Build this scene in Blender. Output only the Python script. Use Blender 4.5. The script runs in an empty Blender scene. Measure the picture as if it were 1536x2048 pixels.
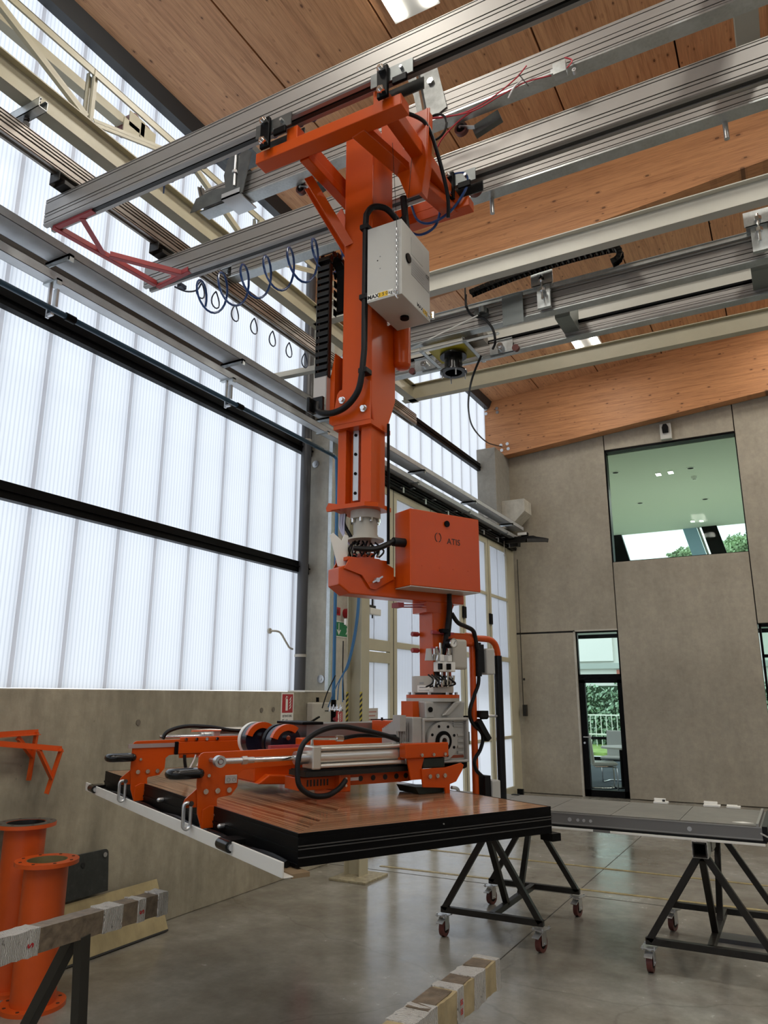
import bpy, bmesh, math, random
from mathutils import Vector, Matrix
random.seed(7)
PI = math.pi
SC = bpy.context.scene
COL = SC.collection

# ------------------------------------------------------------------ camera, world, light, exposure
cam_d = bpy.data.cameras.new('camera')
cam = bpy.data.objects.new('camera', cam_d)
COL.objects.link(cam)
SC.camera = cam
cam_d.sensor_fit = 'VERTICAL'
cam_d.sensor_height = 24.0
cam_d.lens = 24.0 * 1482.2 / 2048.0
cam_d.clip_end = 300
_yaw, _pit, _rol = 0.49871, 0.24468, 0.00206
_fw = Vector((-math.sin(_yaw) * math.cos(_pit), math.cos(_yaw) * math.cos(_pit), math.sin(_pit)))
_rt = Vector((math.cos(_yaw), math.sin(_yaw), 0))
_up = _rt.cross(_fw)
_r2 = _rt * math.cos(_rol) + _up * math.sin(_rol)
_u2 = -_rt * math.sin(_rol) + _up * math.cos(_rol)
cam.matrix_world = Matrix(((_r2.x, _u2.x, -_fw.x, 0), (_r2.y, _u2.y, -_fw.y, 0), (_r2.z, _u2.z, -_fw.z, 1.65), (0, 0, 0, 1)))

world = bpy.data.worlds.new('overcast_sky')
SC.world = world
world.use_nodes = True
_bg = world.node_tree.nodes['Background']
_bg.inputs[0].default_value = (0.86, 0.93, 1.0, 1)
_bg.inputs[1].default_value = 1.75

LAMP_POWER = 34.0
SC.view_settings.view_transform = 'Standard'
SC.view_settings.look = 'None'
SC.view_settings.gamma = 1
SC.view_settings.use_curve_mapping = False
SC.view_settings.exposure = 0.28
SC.cycles.use_denoising = True
SC.cycles.max_bounces = 8
SC.cycles.diffuse_bounces = 5
SC.cycles.transmission_bounces = 6
SC.cycles.sample_clamp_indirect = 6
SC.cycles.caustics_reflective = False
SC.cycles.caustics_refractive = False

# ------------------------------------------------------------------ helpers
class MB:
    """collects shapes and links them as one mesh object"""
    def __init__(s, M=None):
        s.v = []; s.f = []; s.M = M
    def add(s, vs, fs):
        b = len(s.v)
        for p in vs:
            p = Vector(p)
            s.v.append(s.M @ p if s.M else p)
        s.f += [[i + b for i in f] for f in fs]
        return s
    def box(s, x0, x1, y0, y1, z0, z1):
        vs = [(x, y, z) for z in (z0, z1) for y in (y0, y1) for x in (x0, x1)]
        return s.add(vs, [(0, 2, 3, 1), (4, 5, 7, 6), (0, 1, 5, 4), (2, 6, 7, 3), (0, 4, 6, 2), (1, 3, 7, 5)])
    def bar(s, p, q, w, h, up=(0, 0, 1)):
        p, q = Vector(p), Vector(q); d = (q - p).normalized(); up = Vector(up)
        sd = d.cross(up)
        if sd.length < 1e-4: sd = d.cross(Vector((1, 0, 0)))
        sd.normalize(); u = sd.cross(d).normalized()
        vs = [c + sd * a * w / 2 + u * b * h / 2 for c in (p, q) for a, b in ((-1, -1), (1, -1), (1, 1), (-1, 1))]
        return s.add(vs, [(0, 1, 2, 3), (7, 6, 5, 4), (0, 4, 5, 1), (1, 5, 6, 2), (2, 6, 7, 3), (3, 7, 4, 0)])
    def cyl(s, p, q, r, r2=None, n=16, cap=True):
        p, q = Vector(p), Vector(q); r2 = r if r2 is None else r2
        d = (q - p).normalized(); a = d.orthogonal().normalized(); b = d.cross(a)
        vs = [c + (a * math.cos(2 * PI * i / n) + b * math.sin(2 * PI * i / n)) * rr for c, rr in ((p, r), (q, r2)) for i in range(n)]
        fs = [(i, (i + 1) % n, n + (i + 1) % n, n + i) for i in range(n)]
        if cap: fs += [tuple(range(n))[::-1], tuple(range(n, 2 * n))]
        return s.add(vs, fs)
    def ring(s, p, q, ro, ri, n=24):
        p, q = Vector(p), Vector(q); d = (q - p).normalized(); a = d.orthogonal().normalized(); b = d.cross(a)
        vs = [c + (a * math.cos(2 * PI * i / n) + b * math.sin(2 * PI * i / n)) * rr for c in (p, q) for rr in (ro, ri) for i in range(n)]
        fs = []
        for i in range(n):
            j = (i + 1) % n
            fs += [(i, j, 2 * n + j, 2 * n + i), (n + i, 3 * n + i, 3 * n + j, n + j), (i, n + i, n + j, j), (2 * n + i, 2 * n + j, 3 * n + j, 3 * n + i)]
        return s.add(vs, fs)
    def tube(s, pts, r, n=8, closed=False):
        P = [Vector(p) for p in pts]; m = len(P); vs = []; fs = []
        prev = None
        for i in range(m):
            if closed: t = P[(i + 1) % m] - P[i - 1]
            else: t = P[min(i + 1, m - 1)] - P[max(i - 1, 0)]
            t.normalize()
            if prev is None: a = t.orthogonal().normalized()
            else:
                a = prev - t * prev.dot(t)
                a = a.normalized() if a.length > 1e-6 else t.orthogonal().normalized()
            prev = a; b = t.cross(a)
            vs += [P[i] + (a * math.cos(2 * PI * k / n) + b * math.sin(2 * PI * k / n)) * r for k in range(n)]
        for i in range(m if closed else m - 1):
            j = (i + 1) % m
            fs += [(i * n + k, i * n + (k + 1) % n, j * n + (k + 1) % n, j * n + k) for k in range(n)]
        if not closed: fs += [tuple(range(n))[::-1], tuple(range((m - 1) * n, m * n))]
        return s.add(vs, fs)
    def prism(s, poly, o, ax, ay, dep):
        o, ax, ay, dep = Vector(o), Vector(ax), Vector(ay), Vector(dep); n = len(poly)
        vs = [o + ax * a + ay * b + dep * k for k in (0, 1) for a, b in poly]
        fs = [tuple(range(n))[::-1], tuple(range(n, 2 * n))] + [(i, (i + 1) % n, n + (i + 1) % n, n + i) for i in range(n)]
        return s.add(vs, fs)
    def ibeam(s, p, q, b, h, tf=0.009, tw=0.007):
        """p,q: centre of the underside"""
        poly = [(-b/2, 0), (b/2, 0), (b/2, tf), (tw/2, tf), (tw/2, h-tf), (b/2, h-tf), (b/2, h), (-b/2, h), (-b/2, h-tf), (-tw/2, h-tf), (-tw/2, tf), (-b/2, tf)]
        p, q = Vector(p), Vector(q); d = q - p; sd = d.cross(Vector((0, 0, 1))).normalized()
        return s.prism(poly, p, sd, (0, 0, 1), d)
    def sphere(s, c, r, n=12, m=8, zs=1.0):
        vs = [Vector(c) + Vector((r * math.sin(PI * j / m) * math.cos(2 * PI * i / n), r * math.sin(PI * j / m) * math.sin(2 * PI * i / n), r * zs * math.cos(PI * j / m))) for j in range(m + 1) for i in range(n)]
        fs = [(j * n + i, (j + 1) * n + i, (j + 1) * n + (i + 1) % n, j * n + (i + 1) % n) for j in range(m) for i in range(n)]
        return s.add(vs, fs)
    def build(s, name, mat, parent=None, smooth=False, bevel=0, kind=None, label=None):
        me = bpy.data.meshes.new(name)
        me.from_pydata([tuple(v) for v in s.v], [], s.f)
        bm = bmesh.new(); bm.from_mesh(me)
        if smooth: bmesh.ops.remove_doubles(bm, verts=bm.verts, dist=1e-5)
        bmesh.ops.recalc_face_normals(bm, faces=bm.faces)
        bm.to_mesh(me); bm.free()
        me.materials.append(mat)
        if smooth:
            me.polygons.foreach_set('use_smooth', [True] * len(me.polygons))
            try: me.set_sharp_from_angle(angle=math.radians(38))
            except Exception: pass
        o = bpy.data.objects.new(name, me); COL.objects.link(o)
        if bevel:
            m = o.modifiers.new('bevel', 'BEVEL'); m.width = bevel; m.segments = 2; m.limit_method = 'ANGLE'; m.angle_limit = math.radians(50)
        if parent:
            o.parent = parent
            L = Vector((0, 0, 0)); q = parent
            while q: L += q.location; q = q.parent
            o.location = -L
        if kind: o['kind'] = kind
        if label: o['label'] = label
        return o

def tag(o, label=None, cat=None, group=None, kind=None):
    if label: o['label'] = label
    if cat: o['category'] = cat
    if group: o['group'] = group
    if kind: o['kind'] = kind
    return o
def thing(name, loc, label, cat, group=None):
    o = bpy.data.objects.new(name, None); COL.objects.link(o); o.location = loc
    o.empty_display_size = 0.1
    return tag(o, label, cat, group)
def copy_tree(o, parent=None):
    c = o.copy(); COL.objects.link(c); c.parent = parent
    for ch in list(o.children): copy_tree(ch, c)
    return c
def spline(pts, n=8, closed=False):
    P = [Vector(p) for p in pts]; m = len(P); out = []
    rng = range(m) if closed else range(m - 1)
    for i in rng:
        if closed: a, b, c, d = P[i - 1], P[i], P[(i + 1) % m], P[(i + 2) % m]
        else: a, b, c, d = P[max(i - 1, 0)], P[i], P[i + 1], P[min(i + 2, m - 1)]
        for k in range(n):
            t = k / n
            out.append(0.5 * ((2 * b) + (c - a) * t + (2 * a - 5 * b + 4 * c - d) * t * t + (-a + 3 * b - 3 * c + d) * t ** 3))
    if not closed: out.append(P[-1])
    return out
def text(name, s, size, M, mat, parent, ext=0.0006, bold=0.0, label=None):
    cu = bpy.data.curves.new(name, 'FONT'); cu.body = s; cu.size = size; cu.extrude = ext; cu.offset = bold
    cu.align_x = 'CENTER'; cu.align_y = 'CENTER'; cu.resolution_u = 3
    t = bpy.data.objects.new(name, cu); COL.objects.link(t)
    dg = bpy.context.evaluated_depsgraph_get()
    me = bpy.data.meshes.new_from_object(t.evaluated_get(dg))
    bpy.data.objects.remove(t)
    me.transform(M); me.materials.clear(); me.materials.append(mat)
    o = bpy.data.objects.new(name, me); COL.objects.link(o)
    if parent:
        o.parent = parent; L = Vector((0, 0, 0)); q = parent
        while q: L += q.location; q = q.parent
        o.location = -L
    return o
def mframe(o, ax, ay):
    ax, ay = Vector(ax).normalized(), Vector(ay).normalized(); az = ax.cross(ay)
    return Matrix(((ax.x, ay.x, az.x, o[0]), (ax.y, ay.y, az.y, o[1]), (ax.z, ay.z, az.z, o[2]), (0, 0, 0, 1)))

# ------------------------------------------------------------------ materials
class N:
    def __init__(s, name):
        s.m = bpy.data.materials.new(name); s.m.use_nodes = True
        s.t = s.m.node_tree; s.p = s.t.nodes['Principled BSDF']
    def n(s, typ, **k):
        x = s.t.nodes.new(typ)
        for a, b in k.items(): setattr(x, a, b)
        return x
    def l(s, a, b): s.t.links.new(a, b)
    def coord(s, scale=(1, 1, 1), rot=(0, 0, 0), kind='Object'):
        c = s.n('ShaderNodeTexCoord'); mp = s.n('ShaderNodeMapping'); mp.inputs['Scale'].default_value = scale; mp.inputs['Rotation'].default_value = rot
        s.l(c.outputs[kind], mp.inputs['Vector']); return mp.outputs[0]
    def noise(s, vec, scale, detail=4, rough=0.55):
        x = s.n('ShaderNodeTexNoise'); x.inputs['Scale'].default_value = scale; x.inputs['Detail'].default_value = detail; x.inputs['Roughness'].default_value = rough
        s.l(vec, x.inputs['Vector']); return x.outputs['Fac']
    def ramp(s, fac, stops):
        x = s.n('ShaderNodeValToRGB'); e = x.color_ramp.elements
        while len(e) < len(stops): e.new(0.5)
        for i, (p, c) in enumerate(stops):
            e[i].position = p; e[i].color = (*c, 1) if len(c) == 3 else c
        s.l(fac, x.inputs[0]); return x.outputs[0]
    def mix(s, fac, a, b, mode='MIX'):
        x = s.n('ShaderNodeMix', data_type='RGBA', blend_type=mode)
        for i, v in ((0, fac), (6, a), (7, b)):
            if hasattr(v, 'default_value') or hasattr(v, 'is_linked'): s.l(v, x.inputs[i])
            elif isinstance(v, (int, float)): x.inputs[i].default_value = v
            else: x.inputs[i].default_value = (*v, 1)
        return x.outputs[2]
    def math(s, op, a, b=0.0, c=None):
        x = s.n('ShaderNodeMath', operation=op)
        for i, v in enumerate((a, b) + ((c,) if c is not None else ())):
            if hasattr(v, 'is_linked'): s.l(v, x.inputs[i])
            else: x.inputs[i].default_value = v
        return x.outputs[0]
    def bump(s, h, strength, dist=0.01):
        b = s.n('ShaderNodeBump'); b.inputs['Strength'].default_value = strength; b.inputs['Distance'].default_value = dist
        s.l(h, b.inputs['Height']); s.l(b.outputs[0], s.p.inputs['Normal'])
    def set(s, col=None, rough=None, metal=None, coat=None, spec=None):
        if col is not None:
            if hasattr(col, 'is_linked'): s.l(col, s.p.inputs['Base Color'])
            else: s.p.inputs['Base Color'].default_value = (*col, 1)
        if rough is not None:
            if hasattr(rough, 'is_linked'): s.l(rough, s.p.inputs['Roughness'])
            else: s.p.inputs['Roughness'].default_value = rough
        if metal is not None: s.p.inputs['Metallic'].default_value = metal
        if coat is not None: s.p.inputs['Coat Weight'].default_value = coat; s.p.inputs['Coat Roughness'].default_value = 0.12
        if spec is not None: s.p.inputs['Specular IOR Level'].default_value = spec
        return s.m

def simple(name, col, rough=0.5, metal=0.0, coat=None, var=0.0, vs=6.0, bump=0.0, spec=None):
    k = N(name)
    if spec is not None: k.set(spec=spec)
    if var:
        f = k.noise(k.coord(), vs, 5)
        a = tuple(c * (1 - var) for c in col); b = tuple(min(1, c * (1 + var)) for c in col)
        k.set(k.ramp(f, [(0.3, a), (0.7, b)]), rough, metal, coat)
        if bump: k.bump(f, bump)
    else: k.set(col, rough, metal, coat)
    return k.m

ORANGE = simple('orange_paint', (0.54, 0.068, 0.003), 0.28, 0, 0.0, 0.04, 3, spec=0.4)
ORANGE_DULL = simple('orange_primer', (0.60, 0.085, 0.010), 0.36, 0, 0.0, 0.06, 5)
RED_STEEL = simple('dark_red_paint', (0.36, 0.045, 0.05), 0.5, 0, None, 0.08, 8)
ALU = simple('extruded_aluminium', (0.34, 0.325, 0.31), 0.46, 0.7)
ALU_LIGHT = simple('anodised_aluminium', (0.72, 0.69, 0.62), 0.30, 0.75)
CHROME = simple('polished_steel', (0.75, 0.75, 0.75), 0.12, 1.0)
STEEL = simple('bright_zinc_steel', (0.60, 0.61, 0.62), 0.32, 0.9)
CREAM = simple('cream_paint', (0.43, 0.395, 0.285), 0.42, 0, None, 0.06, 5)
WHITE_BEAM = simple('greyish_white_paint', (0.52, 0.51, 0.455), 0.4, 0, None, 0.06, 3)
DOORF = simple('beige_door_frame_paint', (0.55, 0.51, 0.37), 0.45, 0, None, 0.05, 4)
BLACK = simple('black_anodised_metal', (0.004, 0.004, 0.0045), 0.38, spec=0.08)
BLACK_STEEL = simple('black_rough_steel', (0.014, 0.012, 0.010), 0.42, 0.0, None, 0.3, 20, spec=0.35)
RUBBER = simple('black_rubber', (0.006, 0.006, 0.007), 0.42, spec=0.25)
PLASTIC = simple('black_gloss_plastic', (0.005, 0.005, 0.005), 0.2, spec=0.4)
GREYBOX = simple('light_grey_enamel', (0.50, 0.495, 0.46), 0.42)
GREYPAINT = simple('grey_beige_paint', (0.46, 0.43, 0.37), 0.42, 0, None, 0.04, 8)
CASTGREY = simple('cast_aluminium_grey', (0.42, 0.41, 0.38), 0.42, 0.35, None, 0.06, 20)
BLUE = simple('blue_polyurethane_hose', (0.012, 0.055, 0.20), 0.25)
BLUEPIPE = simple('blue_air_pipe', (0.03, 0.14, 0.30), 0.35)
DARKPIPE = simple('dark_blue_air_pipe', (0.015, 0.05, 0.09), 0.35)
REDP = simple('red_sign_print', (0.42, 0.012, 0.02), 0.4)
WHITEP = simple('white_sign_print', (0.80, 0.79, 0.74), 0.5)
GREENP = simple('green_sign_print', (0.01, 0.20, 0.07), 0.45)
YELLOW = simple('yellow_print', (0.72, 0.45, 0.02), 0.45)
YELLOWTAPE = simple('yellow_tape', (0.50, 0.40, 0.05), 0.5)
INK = simple('black_print', (0.012, 0.012, 0.012), 0.5)
GREYINK = simple('grey_print', (0.30, 0.30, 0.29), 0.5)
WHEELR = simple('red_brown_wheel', (0.13, 0.035, 0.03), 0.4)
REDWIRE = simple('red_wire', (0.55, 0.05, 0.07), 0.4)
WHITEWIRE = simple('white_wire', (0.75, 0.72, 0.75), 0.4)
CLEAR = simple('clear_hose_plastic', (0.55, 0.55, 0.72), 0.2)
WHITEPL = simple('white_plastic', (0.80, 0.79, 0.74), 0.4)
DARKPIPE2 = simple('grey_downpipe', (0.07, 0.07, 0.075), 0.35)
CHAIRW = simple('white_leatherette', (0.80, 0.82, 0.80), 0.45)
HOUSEW = simple('pale_house_render', (0.72, 0.72, 0.66), 0.7)
BRICKC = simple('red_brick', (0.42, 0.14, 0.10), 0.8, 0, None, 0.2, 8)
CEILP = simple('plaster_ceiling', (0.72, 0.74, 0.66), 0.7)
ROOMFLOOR = simple('dark_blue_carpet', (0.06, 0.08, 0.10), 0.8)
LAWN = simple('lawn_grass', (0.22, 0.32, 0.08), 0.9, 0, None, 0.4, 3)
LEAF = simple('hedge_leaf', (0.38, 0.52, 0.38), 0.6, 0, None, 0.5, 6)
GROUND = simple('outdoor_paving', (0.62, 0.62, 0.60), 0.8)
WRAPB = None

def galvanized():
    k = N('galvanised_sheet'); v = k.n('ShaderNodeTexVoronoi'); v.inputs['Scale'].default_value = 60; k.l(k.coord(), v.inputs['Vector'])
    f = k.noise(k.coord(), 7, 5)
    c = k.mix(k.math('MULTIPLY', v.outputs['Distance'], 0.6), (0.44, 0.47, 0.47), (0.60, 0.62, 0.62))
    c = k.mix(k.ramp(f, [(0.45, (0, 0, 0)), (0.8, (1, 1, 1))]), c, (0.62, 0.66, 0.68))
    return k.set(c, k.math('MULTIPLY_ADD', f, 0.25, 0.22), 0.8)
GALV = galvanized()

def concrete(name, a, b, scale=1.3, rough=0.75, stain=0.5, bumps=0.15):
    k = N(name); co = k.coord()
    f1 = k.noise(co, scale, 6, 0.6); f2 = k.noise(co, 14, 6, 0.65); f3 = k.noise(k.coord((1, 1, 0.25)), 2.6, 5, 0.7)
    c = k.ramp(f1, [(0.3, a), (0.7, b)])
    c = k.mix(k.math('MULTIPLY', k.ramp(f3, [(0.45, (0, 0, 0)), (0.7, (1, 1, 1))]), stain * 0.6), c, tuple(x * 0.62 for x in a))
    c = k.mix(0.36, c, k.ramp(f2, [(0.3, (0.35, 0.34, 0.32)), (0.7, (0.62, 0.60, 0.56))]), 'OVERLAY')
    v = k.n('ShaderNodeTexVoronoi'); v.inputs['Scale'].default_value = 5.0; k.l(co, v.inputs['Vector'])
    c = k.mix(k.ramp(v.outputs['Distance'], [(0.02, (0.5, 0.5, 0.5)), (0.04, (0, 0, 0))]), c, (0.14, 0.12, 0.09))
    k.set(c, rough); k.bump(f2, bumps, 0.01); return k.m
CONC_BACK = concrete('smooth_concrete_panel', (0.33, 0.295, 0.235), (0.43, 0.39, 0.315), 0.9, 0.7, 0.5, 0.05)
CONC_LEFT = concrete('warm_concrete_wall', (0.31, 0.28, 0.21), (0.41, 0.375, 0.29), 1.6, 0.75, 1.3, 0.25)
CONC_PILLAR = concrete('pale_concrete_pillar', (0.46, 0.44, 0.38), (0.62, 0.60, 0.53), 2.5, 0.75, 0.7, 0.3)

def floor_mat():
    k = N('polished_concrete_floor'); co = k.coord()
    f1 = k.noise(co, 0.8, 7, 0.62); f2 = k.noise(co, 5.5, 7, 0.7); f3 = k.noise(co, 45, 4, 0.7)
    c = k.ramp(f1, [(0.32, (0.17, 0.155, 0.125)), (0.5, (0.26, 0.25, 0.22)), (0.68, (0.37, 0.365, 0.34))])
    c = k.mix(0.55, c, k.ramp(f2, [(0.3, (0.33, 0.32, 0.30)), (0.7, (0.66, 0.65, 0.62))]), 'OVERLAY')
    c = k.mix(k.ramp(f3, [(0.68, (0, 0, 0)), (0.74, (0.6, 0.6, 0.6))]), c, (0.10, 0.085, 0.06))
    v = k.n('ShaderNodeTexVoronoi', feature='DISTANCE_TO_EDGE'); v.inputs['Scale'].default_value = 0.42
    mp = k.n('ShaderNodeMix', data_type='VECTOR'); n2 = k.n('ShaderNodeTexNoise'); n2.inputs['Scale'].default_value = 2.5; n2.inputs['Detail'].default_value = 6
    k.l(co, n2.inputs['Vector']); mp.inputs[0].default_value = 0.22; k.l(co, mp.inputs[4]); k.l(n2.outputs['Color'], mp.inputs[5]); k.l(mp.outputs[1], v.inputs['Vector'])
    c = k.mix(k.ramp(v.outputs['Distance'], [(0.0, (0.25, 0.25, 0.25)), (0.0015, (0, 0, 0))]), c, (0.08, 0.07, 0.055))
    r = k.ramp(k.math('ADD', k.math('MULTIPLY', f2, 0.6), k.math('MULTIPLY', f1, 0.4)), [(0.35, (0.09,) * 3), (0.65, (0.30,) * 3)])
    k.set(c, r, 0, None, 0.6); k.bump(f2, 0.035, 0.01); return k.m
FLOORM = floor_mat()

def wood(name, base, dark, axis, rough=0.6, knots=True, strip=None):
    """softwood with its grain along axis (0 x, 1 y)"""
    k = N(name)
    st = [9.0, 9.0, 9.0]; st[axis] = 0.35
    co = k.coord(tuple(st))
    f = k.noise(co, 3.5, 7, 0.65); g = k.noise(co, 14, 5, 0.6); big = k.noise(k.coord(), 0.6, 3)
    c = k.ramp(f, [(0.28, dark), (0.5, base), (0.75, tuple(min(1, x * 1.16) for x in base))])
    c = k.mix(0.5, c, k.ramp(g, [(0.3, (0.36, 0.35, 0.34)), (0.7, (0.62, 0.62, 0.62))]), 'OVERLAY')
    c = k.mix(0.35, c, k.ramp(big, [(0.3, (0.40, 0.38, 0.36)), (0.7, (0.60, 0.60, 0.60))]), 'OVERLAY')
    # lamella strips, each its own shade
    sep = k.n('ShaderNodeSeparateXYZ'); k.l(k.coord(), sep.inputs[0])
    a = sep.outputs[strip[0]] if strip else sep.outputs[1 - axis]
    w = strip[1] if strip else 0.14
    cell = k.n('ShaderNodeTexWhiteNoise', noise_dimensions='1D'); k.l(k.math('FLOOR', k.math('DIVIDE', a, w)), cell.inputs['W'])
    c = k.mix(0.28, c, k.ramp(cell.outputs[0], [(0, (0.36, 0.33, 0.31)), (1, (0.62, 0.61, 0.60))]), 'OVERLAY')
    if knots:
        ks = [13.0, 13.0, 13.0]; ks[axis] = 6.5; ks[2 if axis == 1 else 1] = 0.0
        v = k.n('ShaderNodeTexVoronoi'); v.inputs['Scale'].default_value = 1.0; k.l(k.coord(tuple(ks)), v.inputs['Vector'])
        sc = k.n('ShaderNodeSeparateColor'); k.l(v.outputs['Color'], sc.inputs[0])
        rad = k.math('MULTIPLY_ADD', sc.outputs[1], 0.07, 0.075)
        m = k.math('LESS_THAN', v.outputs['Distance'], rad)
        m = k.math('MULTIPLY', m, k.math('GREATER_THAN', sc.outputs[0], 0.40))
        c = k.mix(k.math('MULTIPLY', m, 0.85), c, (0.06, 0.022, 0.008))
        halo = k.math('LESS_THAN', v.outputs['Distance'], k.math('MULTIPLY', rad, 1.9))
        halo = k.math('MULTIPLY', halo, k.math('GREATER_THAN', sc.outputs[0], 0.40))
        c = k.mix(k.math('MULTIPLY', halo, 0.30), c, (0.25, 0.10, 0.04))
    k.set(c, rough); k.bump(g, 0.06, 0.004); return k.m
WOOD_CEIL = wood('spruce_ceiling_board', (0.56, 0.30, 0.15), (0.38, 0.175, 0.075), 1, 0.55, True, (0, 0.115))
WOOD_BEAM = wood('glued_spruce_beam', (0.50, 0.235, 0.10), (0.33, 0.135, 0.05), 0, 0.55, True, (2, 0.04))
PLY = concrete('stained_plywood', (0.36, 0.29, 0.145), (0.46, 0.38, 0.21), 3.0, 0.7, 1.0)

def poly_mat():
    """fluted translucent polycarbonate"""
    k = N('fluted_polycarbonate'); t = k.t
    sep = k.n('ShaderNodeSeparateXYZ'); k.l(k.coord(), sep.inputs[0])
    ph = k.math('SINE', k.math('MULTIPLY', sep.outputs[1], 2 * PI / 0.0354))
    fl = k.ramp(k.math('MULTIPLY_ADD', ph, 0.5, 0.5), [(0.0, (0.60, 0.62, 0.67)), (0.35, (0.745, 0.76, 0.80)), (1, (0.77, 0.78, 0.81))])
    tr = k.n('ShaderNodeBsdfTranslucent'); k.l(fl, tr.inputs[0])
    k.set((0.75, 0.77, 0.80), 0.35)
    mx = k.n('ShaderNodeMixShader'); mx.inputs[0].default_value = 0.80
    k.l(k.p.outputs[0], mx.inputs[1]); k.l(tr.outputs[0], mx.inputs[2])
    out = t.nodes['Material Output']; k.l(mx.outputs[0], out.inputs[0]); return k.m
POLY = poly_mat()
def seam_mat():
    k = N('polycarbonate_seam'); tr = k.n('ShaderNodeBsdfTranslucent'); tr.inputs[0].default_value = (0.74, 0.725, 0.745, 1); k.set((0.5, 0.49, 0.5), 0.5)
    mx = k.n('ShaderNodeMixShader'); mx.inputs[0].default_value = 0.75; k.l(k.p.outputs[0], mx.inputs[1]); k.l(tr.outputs[0], mx.inputs[2]); k.l(mx.outputs[0], k.t.nodes['Material Output'].inputs[0]); return k.m
POLY_SEAM = seam_mat()

def glass_mat(name, tint, gl=0.08):
    k = N(name); t = k.t; tr = k.n('ShaderNodeBsdfTransparent'); tr.inputs[0].default_value = (*tint, 1)
    g = k.n('ShaderNodeBsdfGlossy'); g.inputs['Roughness'].default_value = 0.02
    lw = k.n('ShaderNodeFresnel'); lw.inputs[0].default_value = 1.45
    mx = k.n('ShaderNodeMixShader'); k.l(k.math('MULTIPLY', lw.outputs[0], 0.12), mx.inputs[0])
    k.l(tr.outputs[0], mx.inputs[1]); k.l(g.outputs[0], mx.inputs[2]); k.l(mx.outputs[0], t.nodes['Material Output'].inputs[0]); return k.m
GLASS_GREEN = glass_mat('green_tinted_glass', (0.82, 0.90, 0.845))
GLASS = glass_mat('clear_glass', (0.94, 0.985, 0.97))

def emis(name, col, st):
    k = N(name); k.set((0.8, 0.8, 0.8)); k.p.inputs['Emission Color'].default_value = (*col, 1); k.p.inputs['Emission Strength'].default_value = st; return k.m
LED = emis('led_tube_light', (1.0, 0.97, 0.88), 22)
LEDO = emis('office_led', (1.0, 1.0, 0.95), 6)

def wrap_mat():
    k = N('stretch_film_and_paper'); co = k.coord()
    w = k.n('ShaderNodeTexWave'); w.inputs['Scale'].default_value = 48; w.inputs['Distortion'].default_value = 7; w.inputs['Detail'].default_value = 4; w.bands_direction = 'Y'
    k.l(co, w.inputs['Vector']); f = k.noise(co, 40, 5, 0.7)
    c = k.ramp(w.outputs['Fac'], [(0.1, (0.34, 0.32, 0.30)), (0.4, (0.50, 0.48, 0.45)), (0.8, (0.60, 0.58, 0.54))])
    c = k.mix(k.ramp(f, [(0.6, (0, 0, 0)), (0.68, (0.8, 0.8, 0.8))]), c, (0.06, 0.05, 0.045))
    k.set(c, 0.3); k.bump(w.outputs['Fac'], 0.6, 0.01); return k.m
WRAP = wrap_mat()
CARD = simple('brown_packing_cover', (0.15, 0.115, 0.08), 0.45, 0, None, 0.35, 30, 0.4)
CARD2 = simple('beige_packing_cover', (0.34, 0.27, 0.15), 0.55, 0, None, 0.25, 16, 0.3)

def veneer():
    k = N('striped_rosewood_veneer')
    sep = k.n('ShaderNodeSeparateXYZ'); k.l(k.coord(), sep.inputs[0])
    a, b = sep.outputs[0], sep.outputs[1]      # panel axes, from the near corner
    def grain(sx, sy):
        co = k.coord((sx, sy, 1)); f = k.noise(co, 1.0, 6, 0.6); g = k.noise(k.coord((sx * 3, sy * 3, 1)), 1.0, 3, 0.5)
        return k.mix(0.5, k.ramp(f, [(0.36, (0.10, 0.042, 0.022)), (0.46, (0.27, 0.125, 0.062)), (0.53, (0.46, 0.26, 0.145)), (0.60, (0.28, 0.13, 0.065)), (0.7, (0.40, 0.21, 0.11))]), k.ramp(g, [(0.35, (0.3, 0.3, 0.3)), (0.65, (0.68, 0.68, 0.68))]), 'OVERLAY')
    ga = grain(.35, 55.0)       # along a
    gb = grain(55.0, .35)       # along b
    m = k.math('GREATER_THAN', b, k.math('MULTIPLY', a, 1.05))
    m2 = k.math('LESS_THAN', a, 0.55)
    k.set(k.mix(k.math('MULTIPLY', m, m2), ga, gb), 0.13, 0, None, 0.28)
    return k.m
VENEER = veneer()
GREYTILE = concrete('grey_stone_board', (0.15, 0.145, 0.13), (0.21, 0.20, 0.18), 2.0, 0.5, 0.6, 0.03)
GREYALU = simple('grey_aluminium_frame', (0.20, 0.195, 0.19), 0.4, 0.5)

# ------------------------------------------------------------------ room shell
X0 = -4.92          # plane of the translucent left wall
YB = 13.54          # back wall
ZR, SR = 7.405, 0.089   # roof height at X0 and its slope
def roof(x): return ZR + SR * (x - X0)
XR, YF = 9.0, -5.0

fl = MB().box(-4.92, XR, YF, 22.0, -0.2, 0).build('floor', FLOORM); tag(fl, kind='structure')
for pts in (((-4.3, 8.08), (1.6, 8.08)), ((-3.9, 7.10), (1.4, 7.21))):
    tag(MB().bar((pts[0][0], pts[0][1], 0.002), (pts[1][0], pts[1][1], 0.002), 0.045, 0.004).build('floor_line', simple('worn_yellow_floor_paint', (0.34, 0.27, 0.12), 0.45, 0, None, 0.35, 14), fl, label='worn yellow marking line'))
mb = MB()
for p, q in (((-4.4, 6.93, 0.001), (9, 6.93, 0.001)), ((-1.9, YF, 0.001), (-1.9, 13.4, 0.001)), ((2.6, YF, 0.001), (2.6, 13.4, 0.001)), ((-4.4, 2.4, .001), (9, 2.4, .001))): mb.bar(p, q, 0.006, 0.002)
mb.build('saw_joint', simple('joint_filler', (0.06, 0.055, 0.045), 0.7), fl)

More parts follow.
